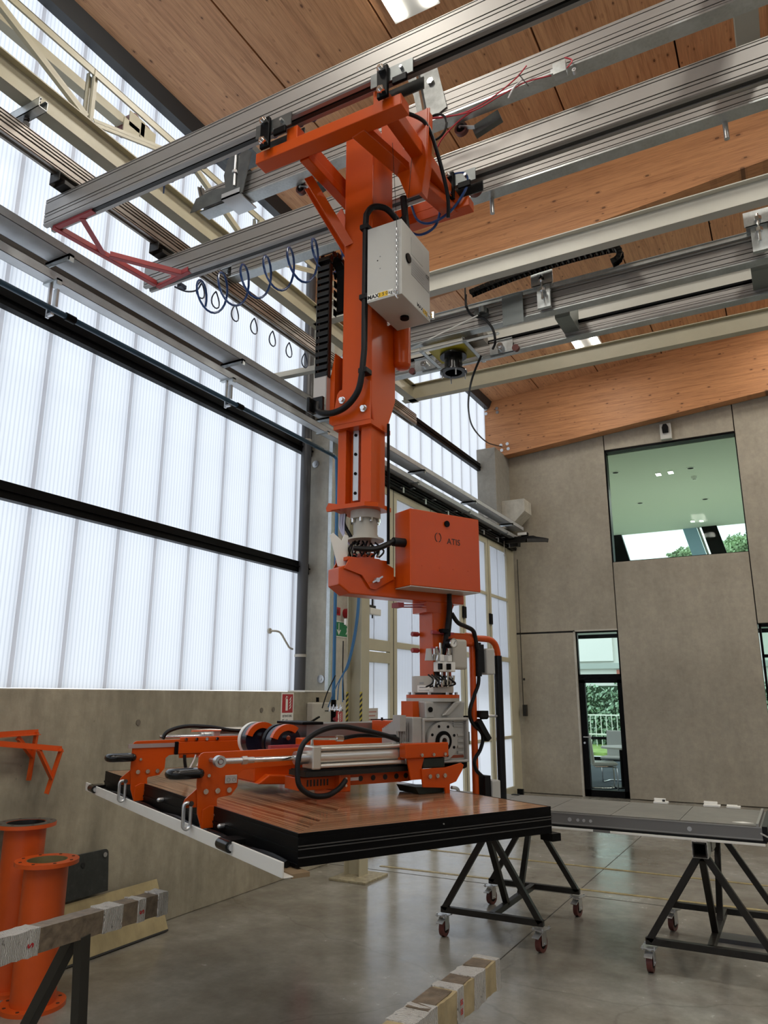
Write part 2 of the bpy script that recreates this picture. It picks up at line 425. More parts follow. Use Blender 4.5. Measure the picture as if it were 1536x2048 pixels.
# low concrete wall on the left
wl = MB().box(X0 - 0.08, -4.41, YF, 6.93, 0, 1.70).build('wall_left', CONC_LEFT, bevel=0.008); tag(wl, kind='structure')
MB().box(-4.62, -4.405, 6.42, 6.9, 1.70, 1.715).build('ledge_plate', WHITEPL, wl)
for yy, zz in ((2.35, 1.05), (4.22, 1.46), (6.02 - .3, 1.53), (6.02 - .12, 1.535)):
    MB().cyl((-4.415, yy, zz), (-4.404, yy, zz), 0.022, n=12).build('tie_hole', simple('hole_mortar', (0.16, 0.14, 0.11), 0.8), wl)
# translucent panels
pw = bpy.data.objects.new('wall_left_upper', None); COL.objects.link(pw); tag(pw, kind='structure')
P0 = 3.479 - 0.425 * 20
proto = None
for i in range(46):
    ya = P0 + 0.425 * i; yb = ya + 0.425
    if ya > 13.5 or yb < YF: continue
    if proto is None:
        m = MB(); h = 0.425
        prof = [(X0 - 0.06, 0.012), (X0 - 0.012, 0.012), (X0, 0.03), (X0, h - 0.03), (X0 - 0.012, h - 0.012), (X0 - 0.06, h - 0.012)]
        vs = []
        for (x, y) in prof: vs += [(x, y, 1.71), (x, y, 7.40)]
        m.add(vs, [(2 * j, 2 * j + 2, 2 * j + 3, 2 * j + 1) for j in range(len(prof) - 1)])
        proto = m.build('panel', POLY, pw); o = proto
        ms = MB(); ms.add([(X0 - .004, -.022, 1.71), (X0 - .004, .013, 1.71), (X0 - .004, .013, 7.4), (X0 - .004, -.022, 7.4)], [(0, 1, 2, 3)]); sproto = ms.build('panel_seam', POLY_SEAM, pw); s_ = sproto
    else:
        o = proto.copy(); COL.objects.link(o); s_ = sproto.copy(); COL.objects.link(s_)
    o.location = (0, ya, 0); s_.location = (0, ya, 0)
wf = MB()
for (z0, z1) in ((4.468, 4.616), (3.028, 3.155)):
    wf.box(X0, X0 + 0.07, YF, 7.08, z0, z1); wf.box(X0 + 0.07, X0 + 0.09, YF, 7.08, z0 + 0.055, z0 + 0.07)
wf.build('trim_1', BLACK, None).__setitem__('kind', 'structure')
tag(MB().box(X0, X0 + 0.07, 7.6, 12.75, 5.84, 5.98).box(X0 + 0.07, X0 + 0.085, 7.6, 12.75, 5.9, 5.915).build('trim_2', BLACK), kind='structure')
tag(MB().prism([(X0, 7.28), (X0 + 0.10, 7.28), (X0 + 0.16, 7.42), (X0, 7.42)], (0, YF, 0), (1, 0, 0), (0, 0, 1), (0, YB - YF, 0)).build('trim_3', simple('dark_grey_edge_trim', (0.03, 0.032, 0.034), 0.5)), kind='structure')
tag(MB().box(X0 - 0.06, X0 - 0.0, 7.03, 7.10, 1.7, 7.35).build('trim_4', BLACK), kind='structure')

# pillars
tag(MB().box(X0, -4.57, 7.10, 7.60, 0, 6.3).build('concrete_pillar', CONC_PILLAR, bevel=0.012), 'pale rough concrete pillar beside the grey downpipe, left wall', 'pillar')
pil = COL.objects['concrete_pillar']
for x, z in ((-4.80, 4.37), (-4.66, 1.844)):
    MB().cyl((x, 7.085, z), (x, 7.10, z), 0.045, n=20).cyl((x, 7.078, z), (x, 7.09, z), 0.018, n=12).build('anchor_plate', STEEL, pil, smooth=True)
cp = thing('concrete_pillar', (-4.72, 13.1, 0), 'smooth grey concrete pillar with corbel in the far left corner', 'pillar')
MB().box(-4.96, -4.55, 12.75, YB, 4.35, 6.27).build('shaft', concrete('grey_concrete_pillar', (0.26, 0.25, 0.22), (0.34, 0.325, 0.29), 1.2), cp, bevel=0.01)
MB().prism([(-4.55, 5.26), (-4.10, 5.26), (-4.10, 5.02), (-4.42, 4.72), (-4.55, 4.72)], (0, 13.0, 0), (1, 0, 0), (0, 0, 1), (0, 0.42, 0)).build('corbel', CONC_PILLAR, cp, bevel=0.008)
MB().cyl((-4.74, 12.735, 4.98), (-4.74, 12.75, 4.98), 0.075, n=20).build('anchor_plate', GREYPAINT, cp)

# back wall, cast in panels with recessed joints
wb = bpy.data.objects.new('wall_back', None); COL.objects.link(wb); tag(wb, kind='structure')
def wpanel(x0, x1, z0, z1, y0=YB): MB().box(x0 + 0.008, x1 - 0.008, y0, y0 + 0.24, z0 + 0.008, z1 - 0.008).build('panel', CONC_BACK, wb, bevel=0.006)
wpanel(-5.1, -2.685, 2.815, 7.6); wpanel(-5.1, -3.45, 0, 2.80); wpanel(-2.685, -0.465, 0, 4.02)
wpanel(-2.685, -0.465, 6.13, 7.9); wpanel(-0.465, 3.6, 2.82, 8.2); wpanel(1.2, 3.6, 0, 2.82)
for i in range(2): wpanel(3.6 + i * 2.75, 6.35 + i * 2.75, 0, 4.1); wpanel(3.6 + i * 2.75, 6.35 + i * 2.75, 4.1, 8.7)
mb = MB()   # joint backing
mb.box(-2.70, -2.67, YB + 0.05, YB + 0.2, 2.82, 4.03).box(-2.70, -2.67, YB + 0.05, YB + 0.2, 6.1, 7.6).box(-0.48, -0.45, YB + 0.05, YB + 0.2, 2.82, 4.02).box(-0.48, -0.45, YB + .05, YB + .2, 6.1, 7.8).box(-5.1, -3.45, YB + .05, YB + .2, 2.79, 2.83).box(3.58, 3.62, YB + .05, YB + .2, 0, 8.2).box(6.33, 6.37, YB + .05, YB + .2, 0, 8.4)
mb.build('joint_seal', INK, wb)
# window of the upper floor
w1 = bpy.data.objects.new('window_1', None); COL.objects.link(w1); tag(w1, kind='structure')
MB().box(-2.68, -0.47, YB + 0.10, YB + 0.115, 4.03, 6.12).build('pane', GLASS_GREEN, w1)
MB().box(-2.70, -2.665, YB + .02, YB + .2, 4.0, 6.13).box(-0.475, -0.463, YB + .06, YB + .2, 4.0, 6.13).box(-2.7, -0.46, YB + .02, YB + .2, 6.10, 6.135).box(-2.7, -.46, YB + .08, YB + .2, 4.01, 4.035).build('window_frame', BLACK, w1)
# glass door
d1 = bpy.data.objects.new('door_1', None); COL.objects.link(d1); tag(d1, kind='structure')
dx0, dx1 = -3.44, -2.69
MB().box(dx0 + .01, dx1 - .01, YB + .085, YB + .097, 2.05, 2.79).build('pane', GLASS, d1)
MB().box(dx0 + .10, dx1 - .07, YB + .085, YB + .097, .10, 1.90).build('pane', GLASS, d1)
MB().box(dx0, dx1, YB + .05, YB + .13, 1.90, 2.05).box(dx0, dx0 + .11, YB + .05, YB + .13, 0, 1.95).box(dx1 - .075, dx1, YB + .05, YB + .13, 0, 1.95).box(dx0, dx1, YB + .05, YB + .13, 0, .11).box(dx0, dx0 + .025, YB + .05, YB + .13, 2, 2.8).box(dx1 - .02, dx1, YB + .05, YB + .13, 2, 2.8).box(dx0, dx1, YB + .05, YB + .13, 2.78, 2.81).build('door_frame', BLACK, d1)
MB().box(dx0 - .03, dx0, YB - .004, YB + .2, 0, 2.83).box(dx0 - .03, dx1, YB - .004, YB + .2, 2.805, 2.83).build('door_jamb', CONC_PILLAR, d1)
MB().cyl((dx0 + .05, YB + .05, .98), (dx0 + .05, YB, .98), .011, n=10).cyl((dx0 + .05, YB, .98), (dx0 + .18, YB, .98), .011, n=10).cyl((dx0 + .05, YB + .05, .88), (dx0 + .05, YB + .035, .88), .018, n=12).build('door_handle', STEEL, d1, smooth=True)
# second glazed opening, right edge
d2 = bpy.data.objects.new('door_2', None); COL.objects.link(d2); tag(d2, kind='structure')
MB().box(-.45, 1.2, YB + .085, YB + .097, .1, 2.8).build('pane', GLASS_GREEN, d2)
MB().box(-.455, -.42, YB + .05, YB + .13, 0, 2.82).box(1.16, 1.2, YB + .05, YB + .13, 0, 2.82).box(-.45, 1.2, YB + .05, YB + .13, 2.28, 2.33).box(-.45, 1.2, YB + .05, YB + .13, 0, .1).box(-.45, 1.2, YB + .05, YB + .13, 2.77, 2.82).build('door_frame', BLACK, d2)

# right and front walls (out of view), with bands of the same translucent sheet
tag(MB().box(XR, XR + .3, YF, YB, 0, 3.2).box(XR, XR + .3, YF, YB, 6.6, 9.2).box(XR, XR + .3, YF, -1, 3.2, 6.6).box(XR, XR + .3, 9.5, YB, 3.2, 6.6).build('wall_right', CONC_BACK), kind='structure')
tag(MB().box(XR + .1, XR + .12, -1, 9.5, 3.2, 6.6).build('window_2', POLY), kind='structure')
tag(MB().box(X0, -4, YF - .3, YF, 0, 9).box(8, XR, YF - .3, YF, 0, 9).box(-4, 8, YF - .3, YF, 6.6, 9).box(-4, 8, YF - .3, YF, 0, .9).build('wall_front', CONC_BACK), kind='structure')
tag(MB().box(-4, 8, YF - .2, YF - .18, .9, 6.6).build('fill_window', POLY), kind='structure')  # unseen window, widened to throw more light on camera-facing surfaces

# roof: laminated panels, joints along y
rf = bpy.data.objects.new('ceiling', None); COL.objects.link(rf); tag(rf, kind='structure')
xs = [-4.94] + [-3.79 + 1.15 * i for i in range(12)]
for i in range(len(xs) - 1):
    a, b = xs[i] + 0.009, xs[i + 1] - 0.009
    for y0, y1 in ((YF, 7.45), (7.45, YB + .1)):
        MB().prism([(a, roof(a)), (b, roof(b)), (b, roof(b) + .2), (a, roof(a) + .2)], (0, y0, 0), (1, 0, 0), (0, 0, 1), (0, y1 - y0, 0)).build('panel', WOOD_CEIL, rf)
tag(MB().prism([(-4.94, roof(-4.94) + .06), (XR, roof(XR) + .06), (XR, roof(XR) + .3), (-4.94, roof(-4.94) + .3)], (0, YF, 0), (1, 0, 0), (0, 0, 1), (0, YB - YF + .3, 0)).build('roof_backing', simple('dark_joint', (0.03, 0.012, 0.006), 0.9), rf))
# glued beams under the roof
def glulam(y0, y1, label):
    zb = lambda x: 6.245 + SR * (x + 4.58)
    o = MB().prism([(-4.92, zb(-4.92)), (XR, zb(XR)), (XR, roof(XR)), (-4.92, roof(-4.92))], (0, y0, 0), (1, 0, 0), (0, 0, 1), (0, y1 - y0, 0)).build('wooden_beam', WOOD_BEAM)
    return tag(o, label, 'beam')
glulam(7.12, 7.42, 'deep knotty glued timber beam crossing the middle of the hall')
gb = glulam(13.26, 13.50, 'deep glued timber beam along the concrete back wall')
for x, z in ((-4.60, 6.464), (-4.47, 6.474), (-4.588, 6.36), (-4.454, 6.37), (-4.89, 7.27), (-4.66, 7.25), (-4.89, 7.18), (-4.65, 7.17)):
    MB().cyl((x, 13.25, z), (x, 13.26, z), 0.032, n=16).cyl((x, 13.243, z), (x, 13.252, z), 0.012, n=8).build('washer', STEEL, gb)

# ceiling lamps
def lamp(x, y, label, power=1.0):
    t = thing('ceiling_lamp', (x, y, roof(x)), label, 'lamp', 'flat twin strip ceiling lamps')
    z = roof(x) - 0.02
    MB().box(x - .22, x + .22, y - .62, y + .62, z - .05, z + .012).build('housing', WHITEPL, t)
    for s in (-.15, .15): MB().box(x + s - .05, x + s + .05, y - .58, y + .58, z - .065, z - .051).build('light_strip', LED, t)
    ld = bpy.data.lights.new('lamp_light', 'AREA'); ld.shape = 'RECTANGLE'; ld.size = .4; ld.size_y = 1.2; ld.energy = LAMP_POWER * power; ld.color = (1.0, 0.955, 0.86)
    lo = bpy.data.objects.new('lamp_light', ld); COL.objects.link(lo); lo.parent = t; lo.location = (0, 0, -0.10)
lamp(-2.30, 4.21, 'flat twin strip lamp on the timber ceiling above the rails')
for a, x in (('middle', 1.2), ('right hand', 4.8)):  # lamp rows out of view, added to fill the hall with light
    for b, y in (('rearmost', -3), ('second', .6), ('third', 4.2), ('fourth', 9.5), ('last', 12.0)): lamp(x, y, 'flat twin strip lamp out of view, %s of the %s ceiling row' % (b, a))
for b, y in (('just behind the camera', -2.5), ('right above the camera', 0.8)): lamp(-2.3, y, 'unseen flat twin strip lamp added to the left ceiling row, ' + b)
lamp(-2.52, 11.45, 'flat twin strip lamp on the ceiling behind the middle timber beam', 0.35)

# ------------------------------------------------------------------ folding door leaves (left wall, far half)
XD = -4.5
def leaf(y0, y1, personnel=False):
    t = bpy.data.objects.new('door_leaf', None); COL.objects.link(t); t.parent = fold
    z1 = 4.36; f = 0.10
    m = MB(); xa, xb = XD - .06, XD
    m.box(xa, xb, y0 + .012, y0 + f, .03, z1).box(xa, xb, y1 - f, y1 - .012, .03, z1).box(xa, xb, y0 + f, y1 - f, z1 - .1, z1).box(xa, xb, y0 + f, y1 - f, .03, .16)
    bars = [(.95, 1.00), (2.26, 2.34), (3.35, 3.40)] if not personnel else [(2.06, 2.19), (2.205, 2.34)]
    for a, b in bars: m.box(xa, xb, y0 + f, y1 - f, a, b)
    m.build('leaf_frame', DOORF, t, bevel=0.004)
    zz = [.16] + [v for b in bars for v in b] + [z1 - .1]
    for i in range(0, len(zz), 2):
        if zz[i + 1] - zz[i] > .1:
            MB().add([(XD - .03, y0 + f, zz[i]), (XD - .03, y1 - f, zz[i]), (XD - .03, y1 - f, zz[i + 1]), (XD - .03, y0 + f, zz[i + 1])], [(0, 1, 2, 3)]).build('pane', POLY, t)
            w = (y1 - y0 - 2 * f) / 2
            MB().box(XD - .04, XD - .034, y0 + f + w - .008, y0 + f + w + .008, zz[i], zz[i + 1]).build('pane_seam', POLY_SEAM, t)
fold = bpy.data.objects.new('door_3', None); COL.objects.link(fold); tag(fold, kind='structure')
for i, (a, b) in enumerate(((7.60, 8.53), (8.53, 9.71), (9.71, 10.89), (10.89, 12.07), (12.07, 13.12))): leaf(a, b, i == 0)
MB().box(XD - .1, XD - .02, 13.12, 13.5, 0, 4.4).build('door_jamb', DOORF, fold)
MB().box(XD - .1, XD + .02, 7.60, 7.64, 0, 4.4).build('door_jamb', DOORF, fold)
mb = MB()
for y in (8.53, 9.71, 10.89, 12.07): mb.box(XD - .05, XD - .006, y - .012, y + .012, .03, 4.36)
mb.build('door_seal', INK, fold)
for y, z in ((10.89, 1.05), (10.89, 2.95), (10.89, 4.0), (9.71, 2.95), (12.07, 2.95)): MB().box(XD, XD + .03, y - .06, y + .06, z - .09, z + .09).build('hinge', BLACK, fold, bevel=.004)
# head rail and black shutter track over the leaves
mb = MB().box(X0, XD - .02, 7.6, 13.45, 4.36, 4.62).box(XD - .02, XD + .06, 7.6, 13.45, 4.37, 4.47).box(XD + .0, XD + .05, 7.6, 13.45, 4.50, 4.60)
for z in (4.40, 4.44): mb.box(XD + .06, XD + .075, 7.6, 13.45, z, z + .012)
tk = mb.build('door_track', BLACK, fold)
for y in (8.6, 9.3, 10.1, 10.9, 11.6, 12.3, 12.9): MB().box(XD + .06, XD + .12, y - .02, y + .02, 4.40, 4.41).box(XD + .11, XD + .12, y - .02, y + .02, 4.33, 4.41).box(XD + .04, XD + .12, y + .3, y + .36, 4.47, 4.475).build('door_roller_bracket', STEEL, fold)
# swung-out opener arm at the corner
t = thing('door_opener_arm', (-4.4, 13.2, 4.45), 'black folding opener arm of the door under the corbel', 'opener arm')
m = MB(); z = 4.47
m.bar((-4.45, 13.15, z + .06), (-3.95, 13.05, z + .02), .09, .09).bar((-3.95, 13.05, z + .02), (-3.70, 13.0, z - .05), .08, .07)
m.bar((-4.42, 12.80, z - .05), (-4.0, 12.70, z - .08), .06, .06).bar((-4.0, 12.70, z - .08), (-3.70, 13.0, z - .05), .05, .06).bar((-4.1, 13.1, z), (-4.05, 12.75, z - .08), .03, .05).bar((-4.45, 13.0, z - .08), (-4.2, 12.9, z - .10), .08, .08)
m.build('arm', BLACK_STEEL, t)
MB().box(-4.2, -4.08, 13.0, 13.12, 4.55, 4.62).build('motor', BLACK, t, bevel=.01)
MB().box(-4.25, -4.08, 12.98, 13.0, 4.56, 4.61).build('type_plate', WHITEPL, t)
MB().cyl((-4.42, 12.7, 4.42), (-4.42, 12.7, 4.18), .006, n=6).sphere((-4.42, 12.7, 4.16), .02).build('pull_rod', CHROME, t)

# ------------------------------------------------------------------ cable trays and pipes on the left wall
TRAYM = simple('bright_galvanised_tray', (.60, .62, .64), .38, .35, None, .08, 9)
def tray(name, x0, x1, z0, h, label):
    t = thing(name, (x0, 4, z0), label, 'cable tray')
    y0, y1 = YF + .2, 13.3
    m = MB().box(x0, x1, y0, y1, z0, z0 + .003).box(x1 - .004, x1, y0, y1, z0, z0 + h).box(x0, x0 + .004, y0, y1, z0, z0 + h).box(x1 - .02, x1, y0, y1, z0 + h - .003, z0 + h)
    m.build('tray_body', TRAYM, t); return t
t1 = tray('cable_tray', -4.43, -4.23, 4.71, .065, 'upper and wider galvanised cable tray along the left wall')
t2 = tray('cable_tray', -4.45, -4.35, 4.545, .07, 'lower narrow galvanised cable tray along the left wall')
tag(MB().box(X0, X0 + .1, YF, 7.08, 4.86, 5.08).build('trim_5', simple('dark_brown_flashing', (0.025, 0.018, 0.014), 0.5)), kind='structure')
for y in (-2.2, -.3, 1.2, 3.05, 4.97, 6.6, 8.9, 10.8, 12.6):
    MB().box(-4.46, -4.20, y - .02, y + .02, 4.69, 4.71).box(-4.46, -4.20, y - .02, y - .015, 4.66, 4.71).box(-4.21, -4.20, y - .02, y + .02, 4.655, 4.71).build('bracket', GALV, t1)
    MB().box(-4.46, -4.30, y - .02, y + .02, 4.53, 4.545).box(-4.31, -4.30, y - .02, y + .02, 4.50, 4.545).build('bracket', GALV, t2)
pt = thing('air_pipe', (-4.35, 4, 4.32), 'dark blue compressed air pipe running under the cable trays', 'pipe')
MB().tube([(-4.36, YF + .2, 4.325), (-4.36, 6.80, 4.325)], .022, 12).build('pipe_run', DARKPIPE, pt, smooth=True)
for y in (-1.5, 1.1, 3.05, 4.97):
    MB().cyl((-4.36, y + .12, 4.325), (-4.36, y + .2, 4.325), .03, n=12).build('pipe_clip', BLACK, pt, smooth=True)
    m = MB().box(-4.40, -4.385, y - .012, y + .012, 4.26, 4.54).box(-4.385, -4.34, y - .012, y + .012, 4.27, 4.285).cyl((-4.40, y, 4.27), (-4.33, y, 4.27), .008, n=8)
    m.box(-4.40, -4.36, y + .03, y + .05, 4.36, 4.5); m.build('threaded_hanger', STEEL, pt)
pv = thing('air_pipe', (-4.38, 6.9, 0), 'bright blue vertical air pipe beside the rough pillar', 'pipe')
MB().tube(spline([(-4.36, 6.80, 4.325), (-4.36, 6.86, 4.30), (-4.37, 6.885, 4.22), (-4.40, 6.95, 4.0), (-4.405, 6.96, 3.85)], 5) + [(-4.405, 6.96, 1.62)], .02, 12).build('pipe_run', BLUEPIPE, pv, smooth=True)
MB().cyl((-4.405, 6.96, 1.62), (-4.405, 6.96, 1.45), .032, n=12).cyl((-4.405, 6.96, 1.45), (-4.405, 6.96, 1.36), .026, n=12).build('valve', BLACK, pv, smooth=True)
MB().cyl((-4.40, 6.96, 1.42), (-4.34, 6.93, 1.42), .02, n=10).build('valve_knob', simple('red_knob', (.35, .03, .04), .4), pv)
tag(MB().box(-4.56, -4.515, 7.02, 7.075, 0, 4.70).build('conduit_channel', GALV), 'galvanised vertical conduit channel behind the bright blue pipe', 'conduit')
dp = thing('downpipe', (-4.8, 6.95, 0), 'dark grey round downpipe left of the rough pillar', 'pipe')
MB().cyl((-4.83, 6.93, 1.72), (-4.83, 6.93, 7.35), .062, n=20).build('pipe_run', DARKPIPE2, dp, smooth=True)
MB().cyl((-4.83, 6.93, 2.08), (-4.83, 6.93, 2.11), .068, n=20).cyl((-4.83, 6.93, 4.6), (-4.83, 6.93, 4.63), .068, n=20).build('pipe_collar', GREYPAINT, dp, smooth=True)
tag(MB().tube(spline([(-4.90, 6.45, 2.335), (-4.87, 6.58, 2.33), (-4.87, 6.70, 2.235), (-4.88, 6.78, 2.18), (-4.89, 6.86, 2.165)], 6), .011, 8).cyl((-4.915, 6.45, 2.335), (-4.895, 6.45, 2.335), .03, n=14).build('curved_vent_tube', GREYPAINT, smooth=True), 'small bent grey tube on the translucent wall near the downpipe', 'tube')

# ------------------------------------------------------------------ white steel frame
XL = -3.85
def steel(name, p, q, b, h, mat, label, **k):
    return tag(MB().ibeam(p, q, b, h, **k).build(name, mat), label, 'beam')
steel('steel_beam', (XL, YF + .3, 5.27), (XL, 7.9, 5.27), .10, .20, CREAM, 'cream I-beam running away along the left wall above the ribbed rail')
steel('steel_beam', (.17, YF + .3, 5.27), (.17, 4.35, 5.27), .12, .20, WHITE_BEAM, 'greenish white I-beam crossing overhead at the top right corner')
steel('steel_beam', (XL, 5.62, 5.27), (3.2, 5.62, 5.27), .10, .20, WHITE_BEAM, 'white I-beam across the hall just above the black cable chain')
steel('steel_beam', (XL, 6.86, 5.27), (3.2, 6.86, 5.27), .10, .20, WHITE_BEAM, 'white I-beam across the hall behind the cable chain rail')
steel('steel_beam', (-3.98, 7.82, 5.27), (3.2, 7.82, 5.27), .10, .20, CREAM, 'farthest and lowest looking cream I-beam, next to the timber wall beam')
col = thing('steel_column', (-3.885, 6.59, 0), 'cream H-shaped steel column with hazard tape behind the machine', 'column')
m = MB(); m.box(-3.97, -3.960, 6.51, 6.67, .02, 5.27).box(-3.81, -3.80, 6.51, 6.67, .02, 5.27).box(-3.96, -3.81, 6.586, 6.594, .02, 5.27); m.build('shaft', CREAM, col)
MB().box(-4.03, -3.64, 6.34, 6.78, 0, .02).build('base_plate', simple('dirty_cream_plate', (.34, .30, .20), .6, 0, None, .3, 25), col, bevel=.003)
for x in (-3.972, -3.812):
    for i in range(7):
        z = 1.34 + i * .05
        MB().prism([(0, z), (.028, z + .028), (.028, z + .053), (0, z + .025)], (x, 6.507, 0), (1, 0, 0), (0, 0, 1), (0, .002, 0)).build('hazard_stripe', INK, col)
    MB().box(x, x + .028, 6.508, 6.51, 1.30, 1.70).build('hazard_tape', YELLOWTAPE, col)
# truss over the left beam
tr = thing('lattice_truss', (XL, 3, 5.47), 'cream lattice truss of angle bars above the left I-beam', 'truss')
MB().box(XL - .03, XL + .03, YF + .3, 7.9, 5.90, 5.908).box(XL + .022, XL + .03, YF + .3, 7.9, 5.85, 5.905).build('top_chord', CREAM, tr)
posts = [-.9, .95, 2.80, 4.65, 6.5]
for i, y in enumerate(posts):
    MB().box(XL - .035, XL - .005, y - .03, y - .025, 5.47, 5.88).box(XL - .035, XL - .030, y - .03, y + .01, 5.47, 5.88).box(XL + .005, XL + .035, y - .015, y - .01, 5.47, 5.90).box(XL + .005, XL + .01, y - .015, y + .03, 5.47, 5.90).build('post', CREAM, tr)
    MB().bar((XL, y - .03, 5.50), (XL, y - .90, 5.86), .05, .006, (0, 1, 1)).bar((XL + .022, y - .03, 5.50), (XL + .022, y - .90, 5.86), .006, .05, (0, 1, 1)).build('diagonal', CREAM, tr)
    MB().bar((XL, y + .03, 5.50), (XL, y + .92, 5.84), .05, .006, (0, 1, 1)).bar((XL + .022, y + .03, 5.5), (XL + .022, y + .92, 5.84), .006, .05, (0, 1, 1)).build('diagonal', CREAM, tr)
ur = thing('monorail_tube', (-4.3, 2, 6.18), 'cream tube rail beyond the truss with small dark trolley wheels', 'rail')
MB().box(-4.34, -4.26, YF + .3, 3.52, 6.13, 6.21).build('tube_body', CREAM, ur)
for dy, dz in ((0, .0), (.12, -.02), (-.05, -.10)):
    MB().cyl((-4.36, 3.52 + dy, 6.24 + dz), (-4.24, 3.52 + dy, 6.24 + dz), .055, n=16).build('wheel', WHEELR, ur, smooth=True)
    MB().box(-4.23, -4.22, 3.44 + dy, 3.60 + dy, 6.12 + dz, 6.26 + dz).build('wheel_plate', CREAM, ur)
tag(MB().bar((-4.9, 6.3, 5.2), (XL, 6.6, 5.32), .08, .06).build('steel_bracket', WHITE_BEAM), 'white bracket tying the cream beam to the rough pillar', 'bracket')

# ------------------------------------------------------------------ ribbed aluminium rails
def rail_profile(w, h, ribs):
    """closed outline (side, up): ribbed flanks, slot underneath"""
    L = [(-w/2, h * .04), (-w/2 - .004, h * .05)]
    pts = []
    z = .04
    for a, b, d in ribs:       # fractions of the height, depth of the groove
        pts += [(w/2, h * z), (w/2, h * a), (w/2 - d, h * a + .001), (w/2 - d, h * b - .001), (w/2, h * b)]
        z = b
    right = [(w * .18, 0), (w * .42, 0), (w/2, h * .03)] + [(w/2, h * a) if k == 0 else p for a, b, d in ribs for k, p in enumerate([(w/2, h * a), (w/2 - d, h * a), (w/2 - d, h * b), (w/2, h * b)])] + [(w/2, h * .95), (w * .40, h)]
    left = [(-x, y) for x, y in right[::-1]]
    slot = [(-w * .18, h * .0), (-w * .12, h * .10), (w * .12, h * .10)]
    return right + left + slot[1:]
RIBS = [(.09, .125, .012), (.32, .36, .016), (.50, .53, .012), (.82, .855, .014)]
def rail_mesh(p, q, w, h, mat=ALU, parent=None, name='rail_profile', ribs=RIBS):
    p, q = Vector(p), Vector(q); d = q - p; sd = d.cross(Vector((0, 0, 1))).normalized()
    return MB().prism(rail_profile(w, h, ribs), p, sd, (0, 0, 1), d).build(name, mat, parent)

# rail along the left beam
yr = thing('ribbed_rail', (XL, 2, 4.945), 'ribbed aluminium rail hanging under the cream I-beam along the left', 'rail')
MANY = [(.08, .15, .014), (.36, .45, .018), (.54, .62, .018), (.71, .78, .018), (.87, .93, .014)]
rail_mesh((XL, YF + .4, 4.945), (XL, 7.85, 4.945), .075, .15, simple('worn_brownish_aluminium', (.36, .33, .30), .32, .85), yr, ribs=MANY)
for y in (.4, 2.36, 4.3, 6.3):
    m = MB().box(XL - .13, XL + .16, y - .03, y + .03, 5.17, 5.175).box(XL - .13, XL + .16, y - .03, y - .026, 5.17, 5.235).box(XL - .13, XL + .16, y + .026, y + .03, 5.17, 5.235).box(XL - .13, XL + .16, y - .03, y - .012, 5.232, 5.236).box(XL - .13, XL + .16, y + .012, y + .03, 5.232, 5.236)
    m.build('hanger_channel', GALV, yr)
    MB().cyl((XL + .01, y, 5.09), (XL + .01, y, 5.20), .009, n=8).cyl((XL + .01, y, 5.10), (XL + .01, y, 5.13), .022, n=6).cyl((XL + .01, y, 5.145), (XL + .01, y, 5.165), .018, n=6).build('hanger_bolt', BLACK_STEEL, yr)
    MB().cyl((XL - .1, y, 5.235), (XL - .1, y, 5.27), .008, n=8).cyl((XL + .12, y, 5.235), (XL + .12, y, 5.27), .008, n=8).build('hanger_bolt', STEEL, yr)

# second crane's rails and the fixed rails across the hall
def cross_rail(y, x0, x1, zb, label, h=.17, strip=True, x2=None):
    t = thing('cross_rail', ((x0 + x1) / 2, y, zb), label, 'rail')
    rail_mesh((x0, y, zb + .012), (x1, y, zb + .012), .06, h, ALU, t)
    if strip: MB().box(x0 - .03, x1, y - .03, y + .065, zb - .004, zb).box(x0 - .03, x1, y + .062, y + .066, zb, zb + .05).box(x0 - .03, x1, y - .034, y - .030, zb - .004, zb + .008).build('galvanised_strip', GALV, t)
    return t
c1 = cross_rail(3.50, -3.38, 3.2, 5.05, 'short-ended ribbed rail with galvanised strip between the two crane girders')
c2 = cross_rail(4.27, -3.77, 3.2, 5.05, 'ribbed rail with galvanised strip directly behind the rear crane girder')
c3 = cross_rail(6.08, -3.3, 3.2, 5.05, 'ribbed rail carrying the black cable chain, right side', .20)
c4 = cross_rail(6.58, -3.6, 3.2, 5.0, 'dark-topped rail behind the vacuum lifter trolley', .12)
MB().box(-3.3, 3.2, 6.01, 6.035, 5.25, 5.29).box(-3.3, 3.2, 6.0, 6.06, 5.287, 5.291).build('galvanised_angle', GALV, c3)
MB().box(-3.6, 3.2, 6.53, 6.62, 5.135, 5.155).build('black_cover', BLACK, c4)
for x, yy in ((.14, 5.95), (-1.62, 6.0)):
    m = MB().box(x - .10, x + .10, yy - .05, yy - .044, 5.27, 5.40).box(x - .09, x + .09, yy - .05, yy + .1, 5.27, 5.275).box(x - .06, x + .06, yy - .02, yy + .02, 5.06, 5.27)
    m.build('suspension_plate', GALV, c3)
    MB().cyl((x, yy - .06, 5.12), (x, yy - .06, 5.36), .011, n=8).cyl((x, yy - .06, 5.30), (x, yy - .06, 5.33), .028, n=6).cyl((x, yy - .06, 5.20), (x, yy - .06, 5.23), .028, n=6).build('suspension_bolt', CHROME, c3)
for x in (-1.52, .12): MB().prism([(-.07, 5.05), (.07, 5.05), (.07, 5.32), (-.07, 5.32)], (x, 6.22, 0), (1, 0, 0), (0, 0, 1), (0, .35, 0)).build('web_plate', simple('green_grey_plate', (.20, .22, .20), .45, .4), c3)
for x in (-1.92,): MB().box(x - .1, x + .1, 6.0, 6.005, 4.98, 5.28).build('web_plate', simple('grey_plate', (.16, .18, .18), .4, .3), c3)
